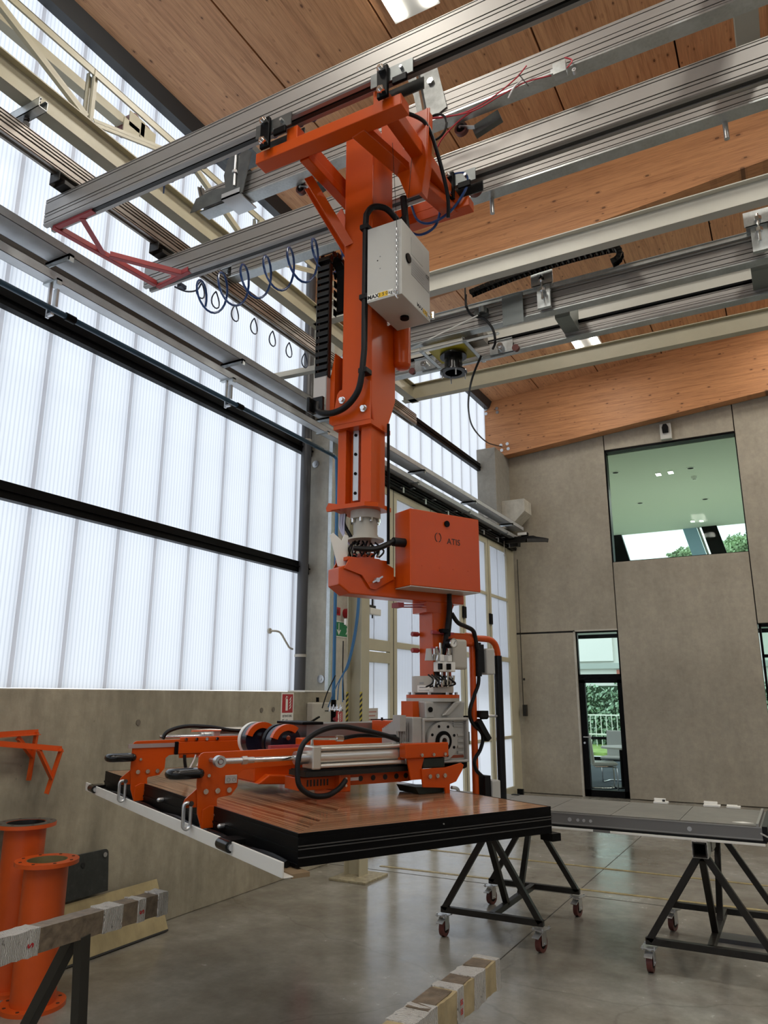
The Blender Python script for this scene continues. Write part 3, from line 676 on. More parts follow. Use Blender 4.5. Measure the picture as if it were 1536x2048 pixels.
# end suspension of the short rail: folded steel plates with strut
st = thing('rail_suspension', (-3.2, 3.5, 5.05), 'folded dark steel suspension plates at the end of the short rail', 'suspension')
DKST = simple('dark_zinc_plate', (.13, .14, .14), .35, .7, None, .2, 12)
MB().prism([(-.17, 0), (.17, 0), (.17, .09), (.05, .12), (-.12, .10)], (-3.30, 3.43, 5.04), (1, 0, 0), (0, 0, 1), (0, .006, 0)).build('side_plate', DKST, st)
MB().prism([(0, 0), (.14, 0), (.20, .30), (.10, .40), (0, .38), (-.04, .2)], (-3.12, 3.42, 5.03), (1, 0, 0), (0, 0, 1), (0, .006, 0)).build('side_plate', DKST, st)
MB().box(-3.16, -3.0, 3.41, 3.60, 5.025, 5.036).box(-3.16, -3.0, 3.41, 3.416, 5.025, 5.07).build('clamp_saddle', STEEL, st)
MB().bar((-3.36, 3.45, 5.10), (-3.50, 3.55, 5.34), .05, .01).bar((-3.36, 3.45, 5.10), (-3.50, 3.55, 5.34), .01, .04).build('strut', DKST, st)
MB().box(-3.22, -2.95, 3.40, 3.62, 5.40, 5.45).build('top_plate', DKST, st)
MB().cyl((-3.05, 3.41, 5.10), (-3.05, 3.41, 5.46), .009, n=8).cyl((-3.05, 3.41, 5.2), (-3.05, 3.41, 5.22), .02, n=6).build('threaded_rod', STEEL, st)
st2 = thing('rail_suspension', (-1.62, 3.6, 5.1), 'shiny galvanised suspension bracket right of the orange column', 'suspension')
MB().prism([(-.12, .60), (.10, .62), (.20, .08), (.02, 0), (-.02, .25)], (-1.66, 3.46, 5.02), (1, 0, 0), (0, 0, 1), (0, .006, 0)).box(-1.75, -1.50, 3.46, 3.60, 5.60, 5.606).build('side_plate', simple('worn_zinc_plate', (.18, .185, .18), .4, .5, None, .3, 14), st2)
MB().cyl((-1.60, 3.44, 5.1), (-1.66, 3.44, 5.50), .010, n=8).cyl((-1.56, 3.44, 5.32), (-1.56, 3.45, 5.32), .022, n=6).cyl((-1.66, 3.44, 5.48), (-1.66, 3.44, 5.51), .02, n=6).build('threaded_rod', CHROME, st2)

# caster-like bumper wheels on the rails
def caster_roller(name_loc, label, s=1.0, right=1):
    x, y, z = name_loc
    t = thing('bumper_roller', name_loc, label, 'roller')
    MB().cyl((x - .014, y - .03, z), (x + .014, y - .03, z), .001, n=6)
    MB().ring((x, y - .045, z), (x, y - .015, z), .042 * s, .028 * s, 20).build('tyre', WHEELR, t, smooth=True)
    MB().cyl((x, y - .05, z), (x, y - .01, z), .026 * s, n=16).build('hub', BLACK, t, smooth=True)
    MB().bar((x, y - .052, z), (x + .09 * right, y - .04, z - .03), .006, .03, (0, 1, 0)).cyl((x, y - .06, z), (x, y - .04, z), .010, n=6).build('fork', STEEL, t)
    MB().bar((x + .07 * right, y, z - .03), (x + .24 * right, y, z + .02), .04, .07).build('mounting_block', DKST, t)
    return t
caster_roller((-2.60, 3.62, 5.03), 'dark roller on grey block hanging left of the column')
caster_roller((-1.42, 3.62, 5.02), 'dark roller hanging right of the column behind the ring of cable')
caster_roller((-1.555, 4.18, 5.02), 'red-rimmed roller at the end of the rear orange bar', 1.2, -1)
for x in (-1.50, .0):
    tag(MB().cyl((x, 4.33, 4.93), (x, 4.33, 5.05), .016, n=10).build('stop_pin', STEEL, smooth=True), ['short steel stop pin under the rear rail near the column', 'short steel stop pin under the rear rail at the right edge'][x > -1], 'pin')
# red and white wires
t = thing('wire_bundle', (-1.3, 3.62, 5.05), 'loose red and white wires strung along the middle rail', 'wires')
MB().tube(spline([(-1.80, 3.42, 5.05), (-1.62, 3.41, 5.03), (-1.45, 3.40, 4.97), (-1.30, 3.40, 4.95), (-1.15, 3.41, 4.99), (-1.02, 3.42, 5.06), (-.95, 3.42, 5.12)], 6), .0045, 6).tube(spline([(-1.62, 3.40, 5.03), (-1.30, 3.39, 4.93), (-1.1, 3.41, 4.98), (-.95, 3.42, 5.01), (-.78, 3.44, 5.0)], 6), .0045, 6).tube(spline([(-1.27, 3.40, 4.94), (-1.38, 3.42, 4.92), (-1.5, 3.46, 4.88), (-1.56, 3.50, 4.83)], 5), .005, 6).tube(spline([(-.74, 3.43, 5.0), (-.70, 3.44, 5.05), (-.74, 3.45, 5.10)], 4), .0045, 6).build('red_wires', REDWIRE, t, smooth=True)
MB().tube(spline([(-.97, 3.41, 5.03), (-1.02, 3.40, 4.99), (-1.06, 3.40, 4.93)], 5), .0045, 6).build('white_wire', WHITEWIRE, t, smooth=True)
MB().tube(spline([(-.99, 3.40, 5.06), (-.965, 3.40, 5.01), (-.94, 3.40, 4.96)], 4), .003, 5).tube([(-1.62, 3.39, 5.06), (-1.60, 3.39, 4.99), (-1.59, 3.39, 4.93)], .003, 5).build('cable_tie', RUBBER, t)
MB().box(-.80, -.73, 3.40, 3.45, 4.97, 5.04).box(-.815, -.80, 3.41, 3.44, 4.99, 5.02).build('junction_block', GALV, t)
tag(MB().ring((-.70, 3.47, 5.02), (-.70, 3.50, 5.02), .012, .004, 10).build('washer', STEEL), 'small washer by the junction block on the middle rail', 'washer')

# ------------------------------------------------------------------ the crane: two girders, red brace, trolleys
ZB = 4.66
cr = thing('bridge_crane', (-1.5, 3.2, ZB), 'pair of ribbed aluminium crane girders with red end brace', 'crane')
BR = [(.09, .12, .014), (.29, .32, .014), (.40, .435, .018), (.80, .83, .014), (.90, .925, .012)]
rail_mesh((-4.03, 2.735, ZB), (3.2, 2.715, ZB), .095, .205, ALU, cr, 'front_girder', BR)
rail_mesh((-4.02, 3.60, ZB), (3.2, 3.61, ZB), .095, .205, ALU, cr, 'rear_girder', BR)
for y, s in ((2.735, 1), (3.60, 2)):
    MB().box(-3.92, 3.0, y - .012, y + .012, ZB + .001, ZB + .02).build('rail_slot', INK, cr)
    # end trolleys riding in the long rail
    m = MB().box(XL - .05, XL - .045, y - .13, y + .13, 4.87, 4.965).box(XL - .05, XL + .045, y - .13, y - .124, 4.875, 4.94).box(XL - .05, XL + .05, y - .09, y + .09, 4.87, 4.90)
    m.build('trolley_plate', BLACK_STEEL, cr, bevel=.003)
    MB().box(XL - .058, XL - .05, y - .11, y + .06, 4.885, 4.945).build('trolley_face', STEEL, cr)
    MB().cyl((XL - .07, y + .03, 4.90), (XL - .05, y + .03, 4.90), .018, n=12).cyl((XL - .065, y - .07, 4.92), (XL - .05, y - .07, 4.92), .010, n=8).build('trolley_bolt', CHROME, cr)
m = MB()
a, b, c = Vector((-3.97, 2.72, 4.645)), Vector((-3.90, 3.56, 4.645)), Vector((-3.915, 3.09, 4.645))
def angle_bar(p, q, w=.035):
    mm = MB(); mm.bar(p, q, w, .005); p, q = Vector(p), Vector(q); sd = (q - p).normalized().cross(Vector((0, 0, 1))) * w / 2
    mm.bar(p + sd + Vector((0, 0, w / 2)), q + sd + Vector((0, 0, w / 2)), .005, w); return mm
for p, q in ((a, b), ((-3.97, 2.735, 4.65), (-3.60, 2.735, 4.65)), ((-3.90, 3.585, 4.64), (-3.56, 3.56, 4.66)), (c, (-3.72, 2.745, 4.645)), (c + Vector((.01, .04, 0)), (-3.64, 3.55, 4.65))):
    angle_bar(p, q).build('red_brace_bar', RED_STEEL, cr)

# machine trolley clamps
def clamp(x, y):
    m = MB().box(x - .075, x + .16, y - .065, y - .058, 4.595, 4.675).box(x - .075, x + .16, y + .058, y + .065, 4.60, 4.67); m.build('carriage_plate', DKST, man)
    MB().box(x - .03, x + .03, y - .085, y - .065, 4.50, 4.685).box(x + .05, x + .13, y - .075, y - .06, 4.56, 4.60).build('clamp_plate', BLACK, man, bevel=.004)
    m = MB()
    for z in (4.53, 4.655): m.cyl((x, y - .108, z), (x, y - .085, z), .021, n=6).cyl((x, y - .118, z), (x, y - .10, z), .010, n=8)
    m.build('clamp_bolt', CHROME, man)
    MB().cyl((x + .10, y - .08, 4.64), (x + .10, y - .06, 4.64), .009, n=8).build('carriage_bolt', STEEL, man)

# ------------------------------------------------------------------ the manipulator
man = thing('lifting_manipulator', (-1.86, 3.2, 1.2), 'tall orange lifting manipulator hanging from the crane girders, gripping a panel', 'manipulator')
FY0, FY1 = 2.735, 3.60
for x in (-2.18, -1.46): clamp(x, FY0)
for x in (-1.48,): clamp(x, FY1)
# top frame
m = MB()
for y, w in ((FY0, .045), (FY1, .04)): MB().box(-2.265, -1.375, y - w, y + w, 4.455, 4.52).build('frame_beam', ORANGE, man, bevel=.004)
MB().box(-2.06, -1.47, FY0 + .10, FY0 + .15, 4.56, 4.62).build('frame_lip', ORANGE, man); MB().box(-2.06, -1.46, FY1 - .04, FY1 + .03, 4.52, 4.58).build('frame_lip', ORANGE, man)
for x in (-2.03, -1.50): MB().box(x - .035, x + .035, FY0 - .04, FY1 + .04, 4.515, 4.60).build('frame_crossbar', ORANGE, man, bevel=.004)
def plate_strut(p, q, w=.09, t=.008):
    mm = MB(); mm.bar(p, q, w, t); p, q = Vector(p), Vector(q); sd = (q - p).normalized().cross(Vector((0, 0, 1))).normalized() * w / 2
    for s in (-1, 1): mm.bar(p + sd * s, q + sd * s, t, .05)
    return mm
plate_strut((-2.13, 3.0, 4.50), (-1.93, 3.13, 4.08)).build('frame_brace', ORANGE, man)
plate_strut((-2.1, 3.35, 4.50), (-1.93, 3.30, 4.10)).build('frame_brace', ORANGE, man)
MB().bar((-1.66, 2.76, 4.475), (-1.50, 3.60, 4.475), .085, .05).build('frame_brace', ORANGE, man, bevel=.004)
MB().bar((-2.02, 2.80, 4.49), (-2.02, 3.60, 4.49), .06, .05).build('frame_brace', ORANGE, man, bevel=.004)
# side cheeks beside the column top
MB().prism([(-1.58, 4.80), (-1.42, 4.80), (-1.44, 4.46), (-1.47, 4.28), (-1.56, 4.28), (-1.62, 4.45), (-1.72, 4.62), (-1.72, 4.80)], (0, 3.12, 0), (1, 0, 0), (0, 0, 1), (0, .01, 0)).build('cheek_plate', ORANGE, man)
MB().bar((-1.435, 3.15, 4.80), (-1.445, 3.15, 4.46), .008, .07, (0, 1, 0)).bar((-1.445, 3.15, 4.46), (-1.475, 3.15, 4.28), .008, .07, (0, 1, 0)).build('cheek_flange', ORANGE, man)
MB().cyl((-1.56, 3.112, 4.60), (-1.56, 3.12, 4.60), .018, n=16).cyl((-1.56, 3.105, 4.60), (-1.56, 3.113, 4.60), .009, n=6).build('cheek_bolt', STEEL, man)
# column
MB().prism([(3.10, 3.13), (3.10, 4.84), (3.34, 4.84), (3.34, 3.75), (3.37, 3.60), (3.37, 3.22), (3.27, 3.02), (3.13, 3.02)], (-1.945, 0, 0), (0, 1, 0), (0, 0, 1), (.18, 0, 0)).build('column', ORANGE, man, bevel=.006)
MB().prism([(-1.985, 3.03), (-1.985, 3.10), (-1.965, 3.20), (-1.95, 3.22), (-1.80, 3.245), (-1.765, 3.24), (-1.765, 3.03)], (0, 3.088, 0), (1, 0, 0), (0, 0, 1), (0, .012, 0)).build('column_foot_plate', ORANGE, man)
MB().box(-1.985, -1.76, 3.09, 3.30, 3.005, 3.03).prism([(-1.99, 3.03), (-1.99, 3.45), (-2.02, 3.30), (-2.02, 3.05)], (0, 3.1, 0), (1, 0, 0), (0, 0, 1), (0, .16, 0)).build('column_foot', ORANGE, man)
for x, z in ((-1.93, 3.16), (-1.80, 3.09)): MB().cyl((x, 3.065, z), (x, 3.09, z), .013, n=6).cyl((x, 3.08, z), (x, 3.088, z), .019, n=16).build('bolt', CHROME, man)
MB().cyl((-1.735, 3.39, 3.44), (-1.735, 3.39, 3.68), .05, n=20).sphere((-1.735, 3.39, 3.44), .05, 16, 8, .5).build('accumulator_bottle', ORANGE, man, smooth=True)
# inner mast
m = MB(); m.box(-1.975, -1.925, 3.12, 3.27, 2.60, 3.03).box(-1.835, -1.775, 3.12, 3.27, 2.60, 3.03).box(-1.925, -1.835, 3.17, 3.25, 2.60, 3.03); m.build('mast', ORANGE, man, bevel=.003)
MB().box(-1.902, -1.868, 3.152, 3.172, 2.625, 3.02).build('linear_rail', STEEL, man, bevel=.002)
m = MB()
for i in range(4): m.cyl((-1.885, 3.148, 2.665 + i * .105), (-1.885, 3.153, 2.665 + i * .105), .0085, n=12)
m.build('rail_screw', BLACK, man)
MB().tube([(-1.745, 3.25, 2.3), (-1.745, 3.25, 3.05)], .008, 8).build('guide_rod', BLACK, man)
MB().prism([(-2.0, 3.10), (-1.86, 3.10), (-1.80, 3.10), (-1.75, 3.15), (-1.75, 3.29), (-2.0, 3.29)], (0, 0, 2.578), (1, 0, 0), (0, 1, 0), (0, 0, .022)).build('mast_flange', ORANGE, man)
MB().prism([(0, 0), (.075, 0), (.075, .03), (.01, .045), (-.005, .02)], (-2.03, 3.11, 2.575), (1, 0, 0), (0, 0, 1), (0, .012, 0)).build('flange_ear', ORANGE, man)
# swivel
cx, cy = -1.862, 3.22
MB().cyl((cx, cy, 2.535), (cx, cy, 2.578), .078, n=32).cyl((cx, cy, 2.44), (cx, cy, 2.54), .062, n=32).cyl((cx, cy, 2.432), (cx, cy, 2.452), .066, n=32).build('swivel_body', GREYPAINT, man, smooth=True)
MB().cyl((cx, cy, 2.424), (cx, cy, 2.432), .095, n=36).build('swivel_disc', GREYPAINT, man, smooth=True)
m = MB()
for i in range(8):
    a = 2 * PI * i / 8 + .2; m.cyl((cx + .07 * math.cos(a), cy + .07 * math.sin(a), 2.515), (cx + .07 * math.cos(a), cy + .07 * math.sin(a), 2.536), .009, n=6)
m.build('swivel_screw', CHROME, man, kind='stuff')
MB().cyl((cx, cy, 2.33), (cx, cy, 2.43), .03, n=20).build('swivel_shaft', simple('rosy_steel', (.35, .22, .18), .4, .5), man, smooth=True)
# local frame of the gripper: a along the panel width, b along its length, origin at its near corner
E1 = Vector((.46591, .88483, 0)); E2 = Vector((-.88483, .46591, 0)); N0 = Vector((-1.541, 2.23, 0))
G = Matrix(((E1.x, E2.x, 0, N0.x), (E1.y, E2.y, 0, N0.y), (0, 0, 1, 0), (0, 0, 0, 1)))
def GB(): return MB(G)
KX = ((Vector((cx, cy, 0)) - N0).dot(E1), (Vector((cx, cy, 0)) - N0).dot(E2))    # swivel in gripper axes
# clevis under the swivel and the horizontal arm
ka, kb = KX
GB().box(ka - .035, ka + .035, kb - .035, kb + .035, 2.30, 2.36).build('clevis_neck', ORANGE, man, bevel=.004)
pl = [(ka - .16, 2.26), (ka - .13, 2.315), (ka - .04, 2.325), (ka + .04, 2.325), (ka + .13, 2.285), (ka + .13, 2.23), (ka + .10, 2.215), (ka + .02, 2.17), (ka - .01, 2.172), (ka - .06, 2.235)]
for bb in (kb - .068, kb + .058): GB().prism(pl, (0, bb, 0), (1, 0, 0), (0, 0, 1), (0, .01, 0)).build('clevis_plate', ORANGE, man)
GB().box(ka - .14, ka + .10, kb - .06, kb + .06, 2.305, 2.322).build('clevis_top', ORANGE, man)
arm = [(ka - .185, 2.265), (ka - .12, 2.287), (ka - .02, 2.20), (ka + .07, 2.215), (ka + .12, 2.255), (ka + .20, 2.235), (ka + .60, 2.235), (ka + .60, 2.135), (ka + .35, 2.135), (ka - .12, 2.140), (ka - .185, 2.18)]
GB().prism(arm, (0, kb - .055, 0), (1, 0, 0), (0, 0, 1), (0, .11, 0)).build('arm', ORANGE, man, bevel=.006)
GB().cyl((ka + .02, kb - .09, 2.215), (ka + .02, kb - .05, 2.215), .012, n=8).bar((ka - .01, kb - .085, 2.20), (ka + .05, kb - .085, 2.235), .008, .008).build('pivot_pin', STEEL, man)
# white connector plates and cable clutter around the shaft
GB().prism([(0, 0), (.05, .0), (.055, .16), (.035, .165), (.02, .13), (-.03, .165), (-.05, .15)], (ka - .17, kb - .02, 2.275), (1, 0, 0), (0, 0, 1), (0, .005, 0)).build('connector_plate', WHITEPL, man)
m = GB()
for i in range(16):
    a = random.uniform(-.1, .05); b = random.uniform(-.06, .05)
    m.tube(spline([(ka + a, kb + b, 2.335), (ka + a + random.uniform(-.03, .03), kb + b + random.uniform(-.03, .03), 2.37), (ka + a * .7, kb + b * .7, 2.415)], 4), .005, 5)
m.build('cable_tangle', RUBBER, man, smooth=True, kind='stuff')
m = GB()
for i in range(7):
    a = random.uniform(-.1, .05); b = random.uniform(-.07, -.03); m.cyl((ka + a, kb + b, 2.34), (ka + a + .01, kb + b, 2.36 + random.uniform(0, .04)), .007, n=6)
m.build('fitting', CHROME, man, kind='stuff')
MB().tube(spline([(cx - .10, cy - .04, 2.57), (cx - .11, cy - .03, 2.52), (cx - .08, cy - .02, 2.46), (cx - .05, cy, 2.40)], 6), .010, 8).build('black_hose', RUBBER, man, smooth=True)
for k in range(3): MB().tube(spline([(cx - .12 + .012 * k, cy - .05, 2.57), (cx - .13 + .012 * k, cy - .04, 2.50), (cx - .10, cy - .03, 2.44), (cx - .07, cy, 2.39)], 6), .005, 6).build('clear_hose', CLEAR, man, smooth=True)
# control box
bx = GB().box(.868, 1.322, .548, .685, 2.185, 2.578).build('control_box', ORANGE, man, bevel=.004)
GB().cyl((1.10, .546, 2.525), (1.10, .54, 2.525), .0165, n=24).build('box_lock', BLACK, bx, smooth=True)
def gm(a, b, z, ax, ay): return G @ mframe((a, b, z), ax, ay)
lg = GB()
for s in (-1, 1):
    pts = [(1.043 + s * .019 * math.cos(t), .5465, 2.447 + .024 * math.sin(t)) for t in [i * PI / 12 * .8 - .4 * PI for i in range(13)]]
    lg.tube(pts, .0022, 5)
lg.build('logo_mark', INK, bx)
text('logo_lettering', 'ATIS', .045, gm(1.145, .547, 2.433, (1, 0, 0), (0, 0, 1)), INK, bx, .0004)
GB().box(.87, 1.32, .55, .683, 2.181, 2.185).build('box_rim', GREYBOX, bx)
for a in (.94, 1.05, 1.14, 1.24): GB().cyl((a, .548, 2.29), (a, .546, 2.29), .004, n=8).build('box_rivet', ORANGE, bx)
GB().tube(spline([(.868, .60, 2.405), (.80, .60, 2.405), (.76, .60, 2.385), (.70, .62, 2.36), (.62, .68, 2.365)], 6), .014, 8).build('black_hose', RUBBER, man, smooth=True)
GB().cyl((.868, .60, 2.407), (.80, .60, 2.405), .023, n=14).build('hose_gland', RUBBER, man, smooth=True)
# vertical tube of the head
ta, tb = 1.175, .757
GB().box(ta - .06, ta + .06, tb - .06, tb + .06, 1.70, 2.235).build('head_tube', ORANGE, man, bevel=.005)
GB().box(ta - .10, ta + .02, tb - .062, tb + .062, 2.08, 2.14).prism([(ta + .06, 2.0), (ta + .06, 2.135), (ta + .13, 2.135)], (0, tb - .005, 0), (1, 0, 0), (0, 0, 1), (0, .01, 0)).build('head_gusset', ORANGE, man)
GB().bar((.93, .72, 2.11), (1.08, .72, 2.12), .006, .006).bar((.93, .74, 2.10), (1.08, .74, 2.11), .006, .006).box(.90, .935, .70, .76, 2.095, 2.12).build('cable_bridge', RED_STEEL, man)
for z in (1.89, 1.975):
    GB().box(ta - .075, ta + .07, tb - .075, tb - .06, z - .006, z + .006).box(ta - .075, ta + .07, tb + .06, tb + .075, z - .006, z + .006).cyl((ta - .09, tb - .09, z), (ta - .06, tb - .09, z), .011, n=6).cyl((ta - .10, tb + .07, z), (ta - .06, tb + .07, z), .013, n=6).build('clamp_bolt', RED_STEEL, man)
GB().tube(spline([(1.20, .66, 2.18), (1.205, .67, 2.10), (1.19, .67, 2.0), (1.18, .675, 1.93), (1.16, .68, 1.86), (1.13, .69, 1.80), (1.14, .69, 1.74)], 8), .013, 8).tube(spline([(1.215, .67, 2.14), (1.22, .68, 2.05), (1.21, .685, 1.96)], 6), .010, 6).build('black_hose', RUBBER, man, smooth=True)
GB().box(1.15, 1.19, .655, .69, 1.975, 1.995).build('hose_saddle', BLACK, man)
GB().tube(spline([(1.23, .68, 2.08), (1.27, .68, 2.035), (1.34, .70, 2.02), (1.40, .71, 2.0), (1.425, .72, 1.95), (1.435, .72, 1.90)], 8), .012, 8).build('black_hose', RUBBER, man, smooth=True)
# pneumatics: gauge, regulator, valve block
GB().box(1.20, 1.30, .64, .70, 1.79, 1.945).build('valve_box', GREYPAINT, man, bevel=.012)
GB().cyl((1.165, .63, 1.918), (1.165, .59, 1.918), .024, n=28).build('pressure_gauge', BLACK, man, smooth=True)
GB().cyl((1.165, .59, 1.918), (1.165, .588, 1.918), .020, n=24).build('gauge_dial', WHITEPL, man); GB().bar((1.165, .587, 1.912), (1.176, .587, 1.93), .002, .002).build('gauge_needle', INK, man); GB().ring((1.165, .592, 1.918), (1.165, .585, 1.918), .024, .0205, 28).build('gauge_rim', CHROME, man, smooth=True)
GB().box(1.09, 1.20, .62, .665, 1.775, 1.825).box(1.10, 1.125, .615, .66, 1.825, 1.86).box(1.15, 1.175, .615, .66, 1.825, 1.86).build('valve_block', WHITEPL, man, bevel=.004)
GB().cyl((1.13, .65, 1.70), (1.13, .65, 1.78), .009, n=8).cyl((1.16, .64, 1.70), (1.16, .64, 1.78), .009, n=8).cyl((1.12, .64, 1.86), (1.12, .64, 1.92), .008, n=8).cyl((1.10, .645, 1.86), (1.10, .645, 1.90), .006, n=8).build('fitting', CHROME, man, smooth=True, kind='stuff')
GB().cyl((1.06, .66, 1.83), (1.06, .66, 1.89), .022, .014, n=12).build('regulator', simple('frosted_plastic', (.45, .44, .42), .3), man, smooth=True)
m = GB()
for i in range(14):
    a = random.uniform(1.06, 1.20); b = random.uniform(.61, .66); z = random.choice((1.70, 1.71, 1.83, 1.86)); m.cyl((a, b, z), (a + random.uniform(-.01, .01), b, z + random.uniform(.02, .05)), random.uniform(.005, .009), n=8)
m.build('fitting', CHROME, man, smooth=True, kind='stuff')
m = GB()
for i in range(6):
    a = 1.05 + .022 * i; m.tube(spline([(a, .655, 1.76), (a + .01, .63, 1.74), (a + .02 * (i % 3), .625, 1.715), (a - .01, .66, 1.70)], 5), .0045, 6)
m.build('small_hose', RUBBER, man, smooth=True, kind='stuff')
GB().box(1.085, 1.10, .60, .62, 1.785, 1.815).box(1.14, 1.155, .60, .62, 1.785, 1.815).build('valve_coil', BLACK, man)
# operator handle: tubes, black grip sleeve
GB().box(1.235, 1.41, tb - .035, tb + .035, 1.925, 1.985).cyl((1.38, tb, 1.955), (1.44, tb, 1.955), .038, n=16).build('handle_joint', ORANGE, man, bevel=.008)
m = GB().tube([(1.43, tb, 1.99), (1.43, tb, 1.14)], .0175, 14); m.tube([(1.40, tb, 1.965)] + spline([(1.52, tb, 1.965), (1.565, tb, 1.96), (1.60, tb, 1.935), (1.615, tb, 1.89)], 6) + [(1.615, tb, 1.87)], .0175, 14); m.build('handle_tube', ORANGE, man, smooth=True)
GB().tube([(1.615, tb, 1.875), (1.615, tb, 1.10)], .0225, 16).build('grip_sleeve', RUBBER, man, smooth=True)
GB().box(1.44, 1.48, tb - .04, tb + .01, 1.78, 1.93).tube([(1.455, tb - .02, 1.94), (1.455, tb - .02, 1.76)], .018, 10).build('cable_gland', RUBBER, man)
GB().box(1.49, 1.55, tb - .05, tb + .03, 1.77, 1.91).build('push_button_box', GREYBOX, man, bevel=.008)
for z in (1.80, 1.83, 1.87): GB().cyl((1.55, tb - .01, z), (1.565, tb - .01, z), .010, n=10).build('push_button', BLACK, man)
GB().box(1.46, 1.50, tb - .04, tb + .02, 1.13, 1.25).build('cable_gland', RUBBER, man)
GB().box(1.50, 1.56, tb - .05, tb + .03, 1.10, 1.225).build('push_button_box', GREYBOX, man, bevel=.006)
GB().tube(spline([(1.455, tb - .02, 1.78), (1.45, tb - .02, 1.72), (1.42, tb - .02, 1.66), (1.385, tb - .02, 1.58), (1.40, tb - .02, 1.52), (1.46, tb - .02, 1.47), (1.47, tb - .02, 1.43), (1.45, tb - .02, 1.38), (1.41, tb - .02, 1.33), (1.42, tb - .02, 1.28), (1.47, tb - .02, 1.24)], 8), .010, 8).build('black_hose', RUBBER, man, smooth=True)
GB().bar((1.43, tb - .03, 1.53), (1.50, tb - .03, 1.43), .03, .03).box(1.44, 1.49, tb - .05, tb - .01, 1.545, 1.58).build('hose_joint', RUBBER, man)
GB().tube([(1.28, tb, 1.55), (1.50, tb, 1.55)], .005, 6).cyl((1.48, tb, 1.55), (1.52, tb, 1.55), .016, n=10).build('stay_rod', BLACK, man)
GB().tube([(1.52, tb, 1.55), (1.60, tb, 1.55)], .007, 8).build('stay_rod', STEEL, man)
# turntable, flange, gearbox
GB().cyl((ta - .02, tb, 1.672), (ta - .02, tb, 1.755), .108, n=40).build('turntable', GREYPAINT, man, smooth=True)
GB().cyl((ta - .02, tb, 1.660), (ta - .02, tb, 1.672), .103, n=40).build('turntable_gap', INK, man)
def curved_label(a0, a1, r, z0, z1, mat, nm, c=(ta - .02, tb)):
    vs = []; n = 8
    for i in range(n + 1):
        t = a0 + (a1 - a0) * i / n
        for z in (z0, z1): vs.append((c[0] + r * math.cos(t), c[1] + r * math.sin(t), z))
    return GB().add(vs, [(2 * i, 2 * i + 2, 2 * i + 3, 2 * i + 1) for i in range(n)]).build(nm, mat, man)
curved_label(-PI + .12, -PI + .95, .1088, 1.676, 1.708, WHITEP, 'type_label')
curved_label(-PI + .25, -PI + .6, .1092, 1.695, 1.701, GREYINK, 'label_print'); curved_label(-PI + .2, -PI + .75, .1092, 1.682, 1.685, GREYINK, 'label_print'); curved_label(-PI + .25, -PI + .5, .1088, 1.714, 1.724, GREYINK, 'label_print')
GB().cyl((ta - .02, tb, 1.645), (ta - .02, tb, 1.662), .138, n=40).build('orange_flange', ORANGE, man, smooth=True)
GB().cyl((ta - .02, tb, 1.628), (ta - .02, tb, 1.645), .138, n=40).build('grey_flange', CASTGREY, man, smooth=True)
m = GB()
for i in range(8):
    t = 2 * PI * i / 8; m.cyl((ta - .02 + .122 * math.cos(t), tb + .122 * math.sin(t), 1.66), (ta - .02 + .122 * math.cos(t), tb + .122 * math.sin(t), 1.675), .009, n=6)
m.build('flange_screw', STEEL, man, kind='stuff')
GB().box(.985, 1.025, .70, .80, 1.545, 1.63).build('orange_web', ORANGE, man)
g1 = GB().prism([(1.03, 1.545), (1.27, 1.545), (1.285, 1.63), (1.02, 1.63)], (0, .65, 0), (1, 0, 0), (0, 0, 1), (0, .2, 0)).prism([(1.12, 1.56), (1.16, 1.56), (1.25, 1.63), (1.20, 1.63)], (0, .63, 0), (1, 0, 0), (0, 0, 1), (0, .02, 0)).build('gearbox_neck', CASTGREY, man, bevel=.006)
GB().box(1.02, 1.07, .636, .65, 1.55, 1.625).build('neck_pad', CASTGREY, man, bevel=.004)
GB().cyl((1.045, .637, 1.59), (1.045, .63, 1.59), .013, n=16).cyl((1.045, .632, 1.59), (1.045, .628, 1.59), .006, n=6).build('plug_screw', BLACK, man)
gx, gz = 1.125, 1.440
m = GB().box(.985, 1.275, .64, .82, 1.335, 1.55)          # casting with a raised rim and a round hub
m.box(.985, 1.275, .615, .64, 1.535, 1.55).box(1.262, 1.275, .615, .64, 1.34, 1.55).box(.985, 1.0, .615, .64, 1.34, 1.55).box(.985, 1.275, .615, .64, 1.335, 1.348)
m.build('gearbox_case', CASTGREY, man, bevel=.006)
GB().ring((gx - .02, .64, gz), (gx - .02, .612, gz), .092, .048, 36).build('gearbox_hub', CASTGREY, man, smooth=True)
GB().ring((gx - .02, .63, gz), (gx - .02, .604, gz), .048, .030, 32).build('shaft_seal', BLACK, man, smooth=True)
GB().ring((gx - .02, .63, gz), (gx - .02, .600, gz), .030, .016, 28).build('hollow_shaft', STEEL, man, smooth=True)
m = GB()
for i in range(8):
    t = 2 * PI * i / 8 + .35; m.cyl((gx - .02 + .074 * math.cos(t), .613, gz + .074 * math.sin(t)), (gx - .02 + .074 * math.cos(t), .609, gz + .074 * math.sin(t)), .007, n=10)
m.build('hub_screw', BLACK, man)
m = GB()
for i in range(4): m.box(1.215, 1.25, .632, .642, 1.375 + .028 * i, 1.387 + .028 * i)
for i in range(3): m.box(1.19 + i * 0, 1.25, .634, .642, 1.505 + .012 * i, 1.511 + .012 * i)
m.build('casting_rib', CASTGREY, man, kind='stuff')
GB().box(.93, .985, .625, .80, 1.40, 1.555).build('motor_flange', CASTGREY, man, bevel=.004)
m = GB()
for i in range(6): m.box(.868 + .0105 * i, .873 + .0105 * i, .66, .80, 1.385, 1.50 + .006 * i)
m.box(.865, .935, .67, .79, 1.38, 1.49).box(.865, .90, .64, .70, 1.49, 1.565).build('motor_fins', CASTGREY, man)
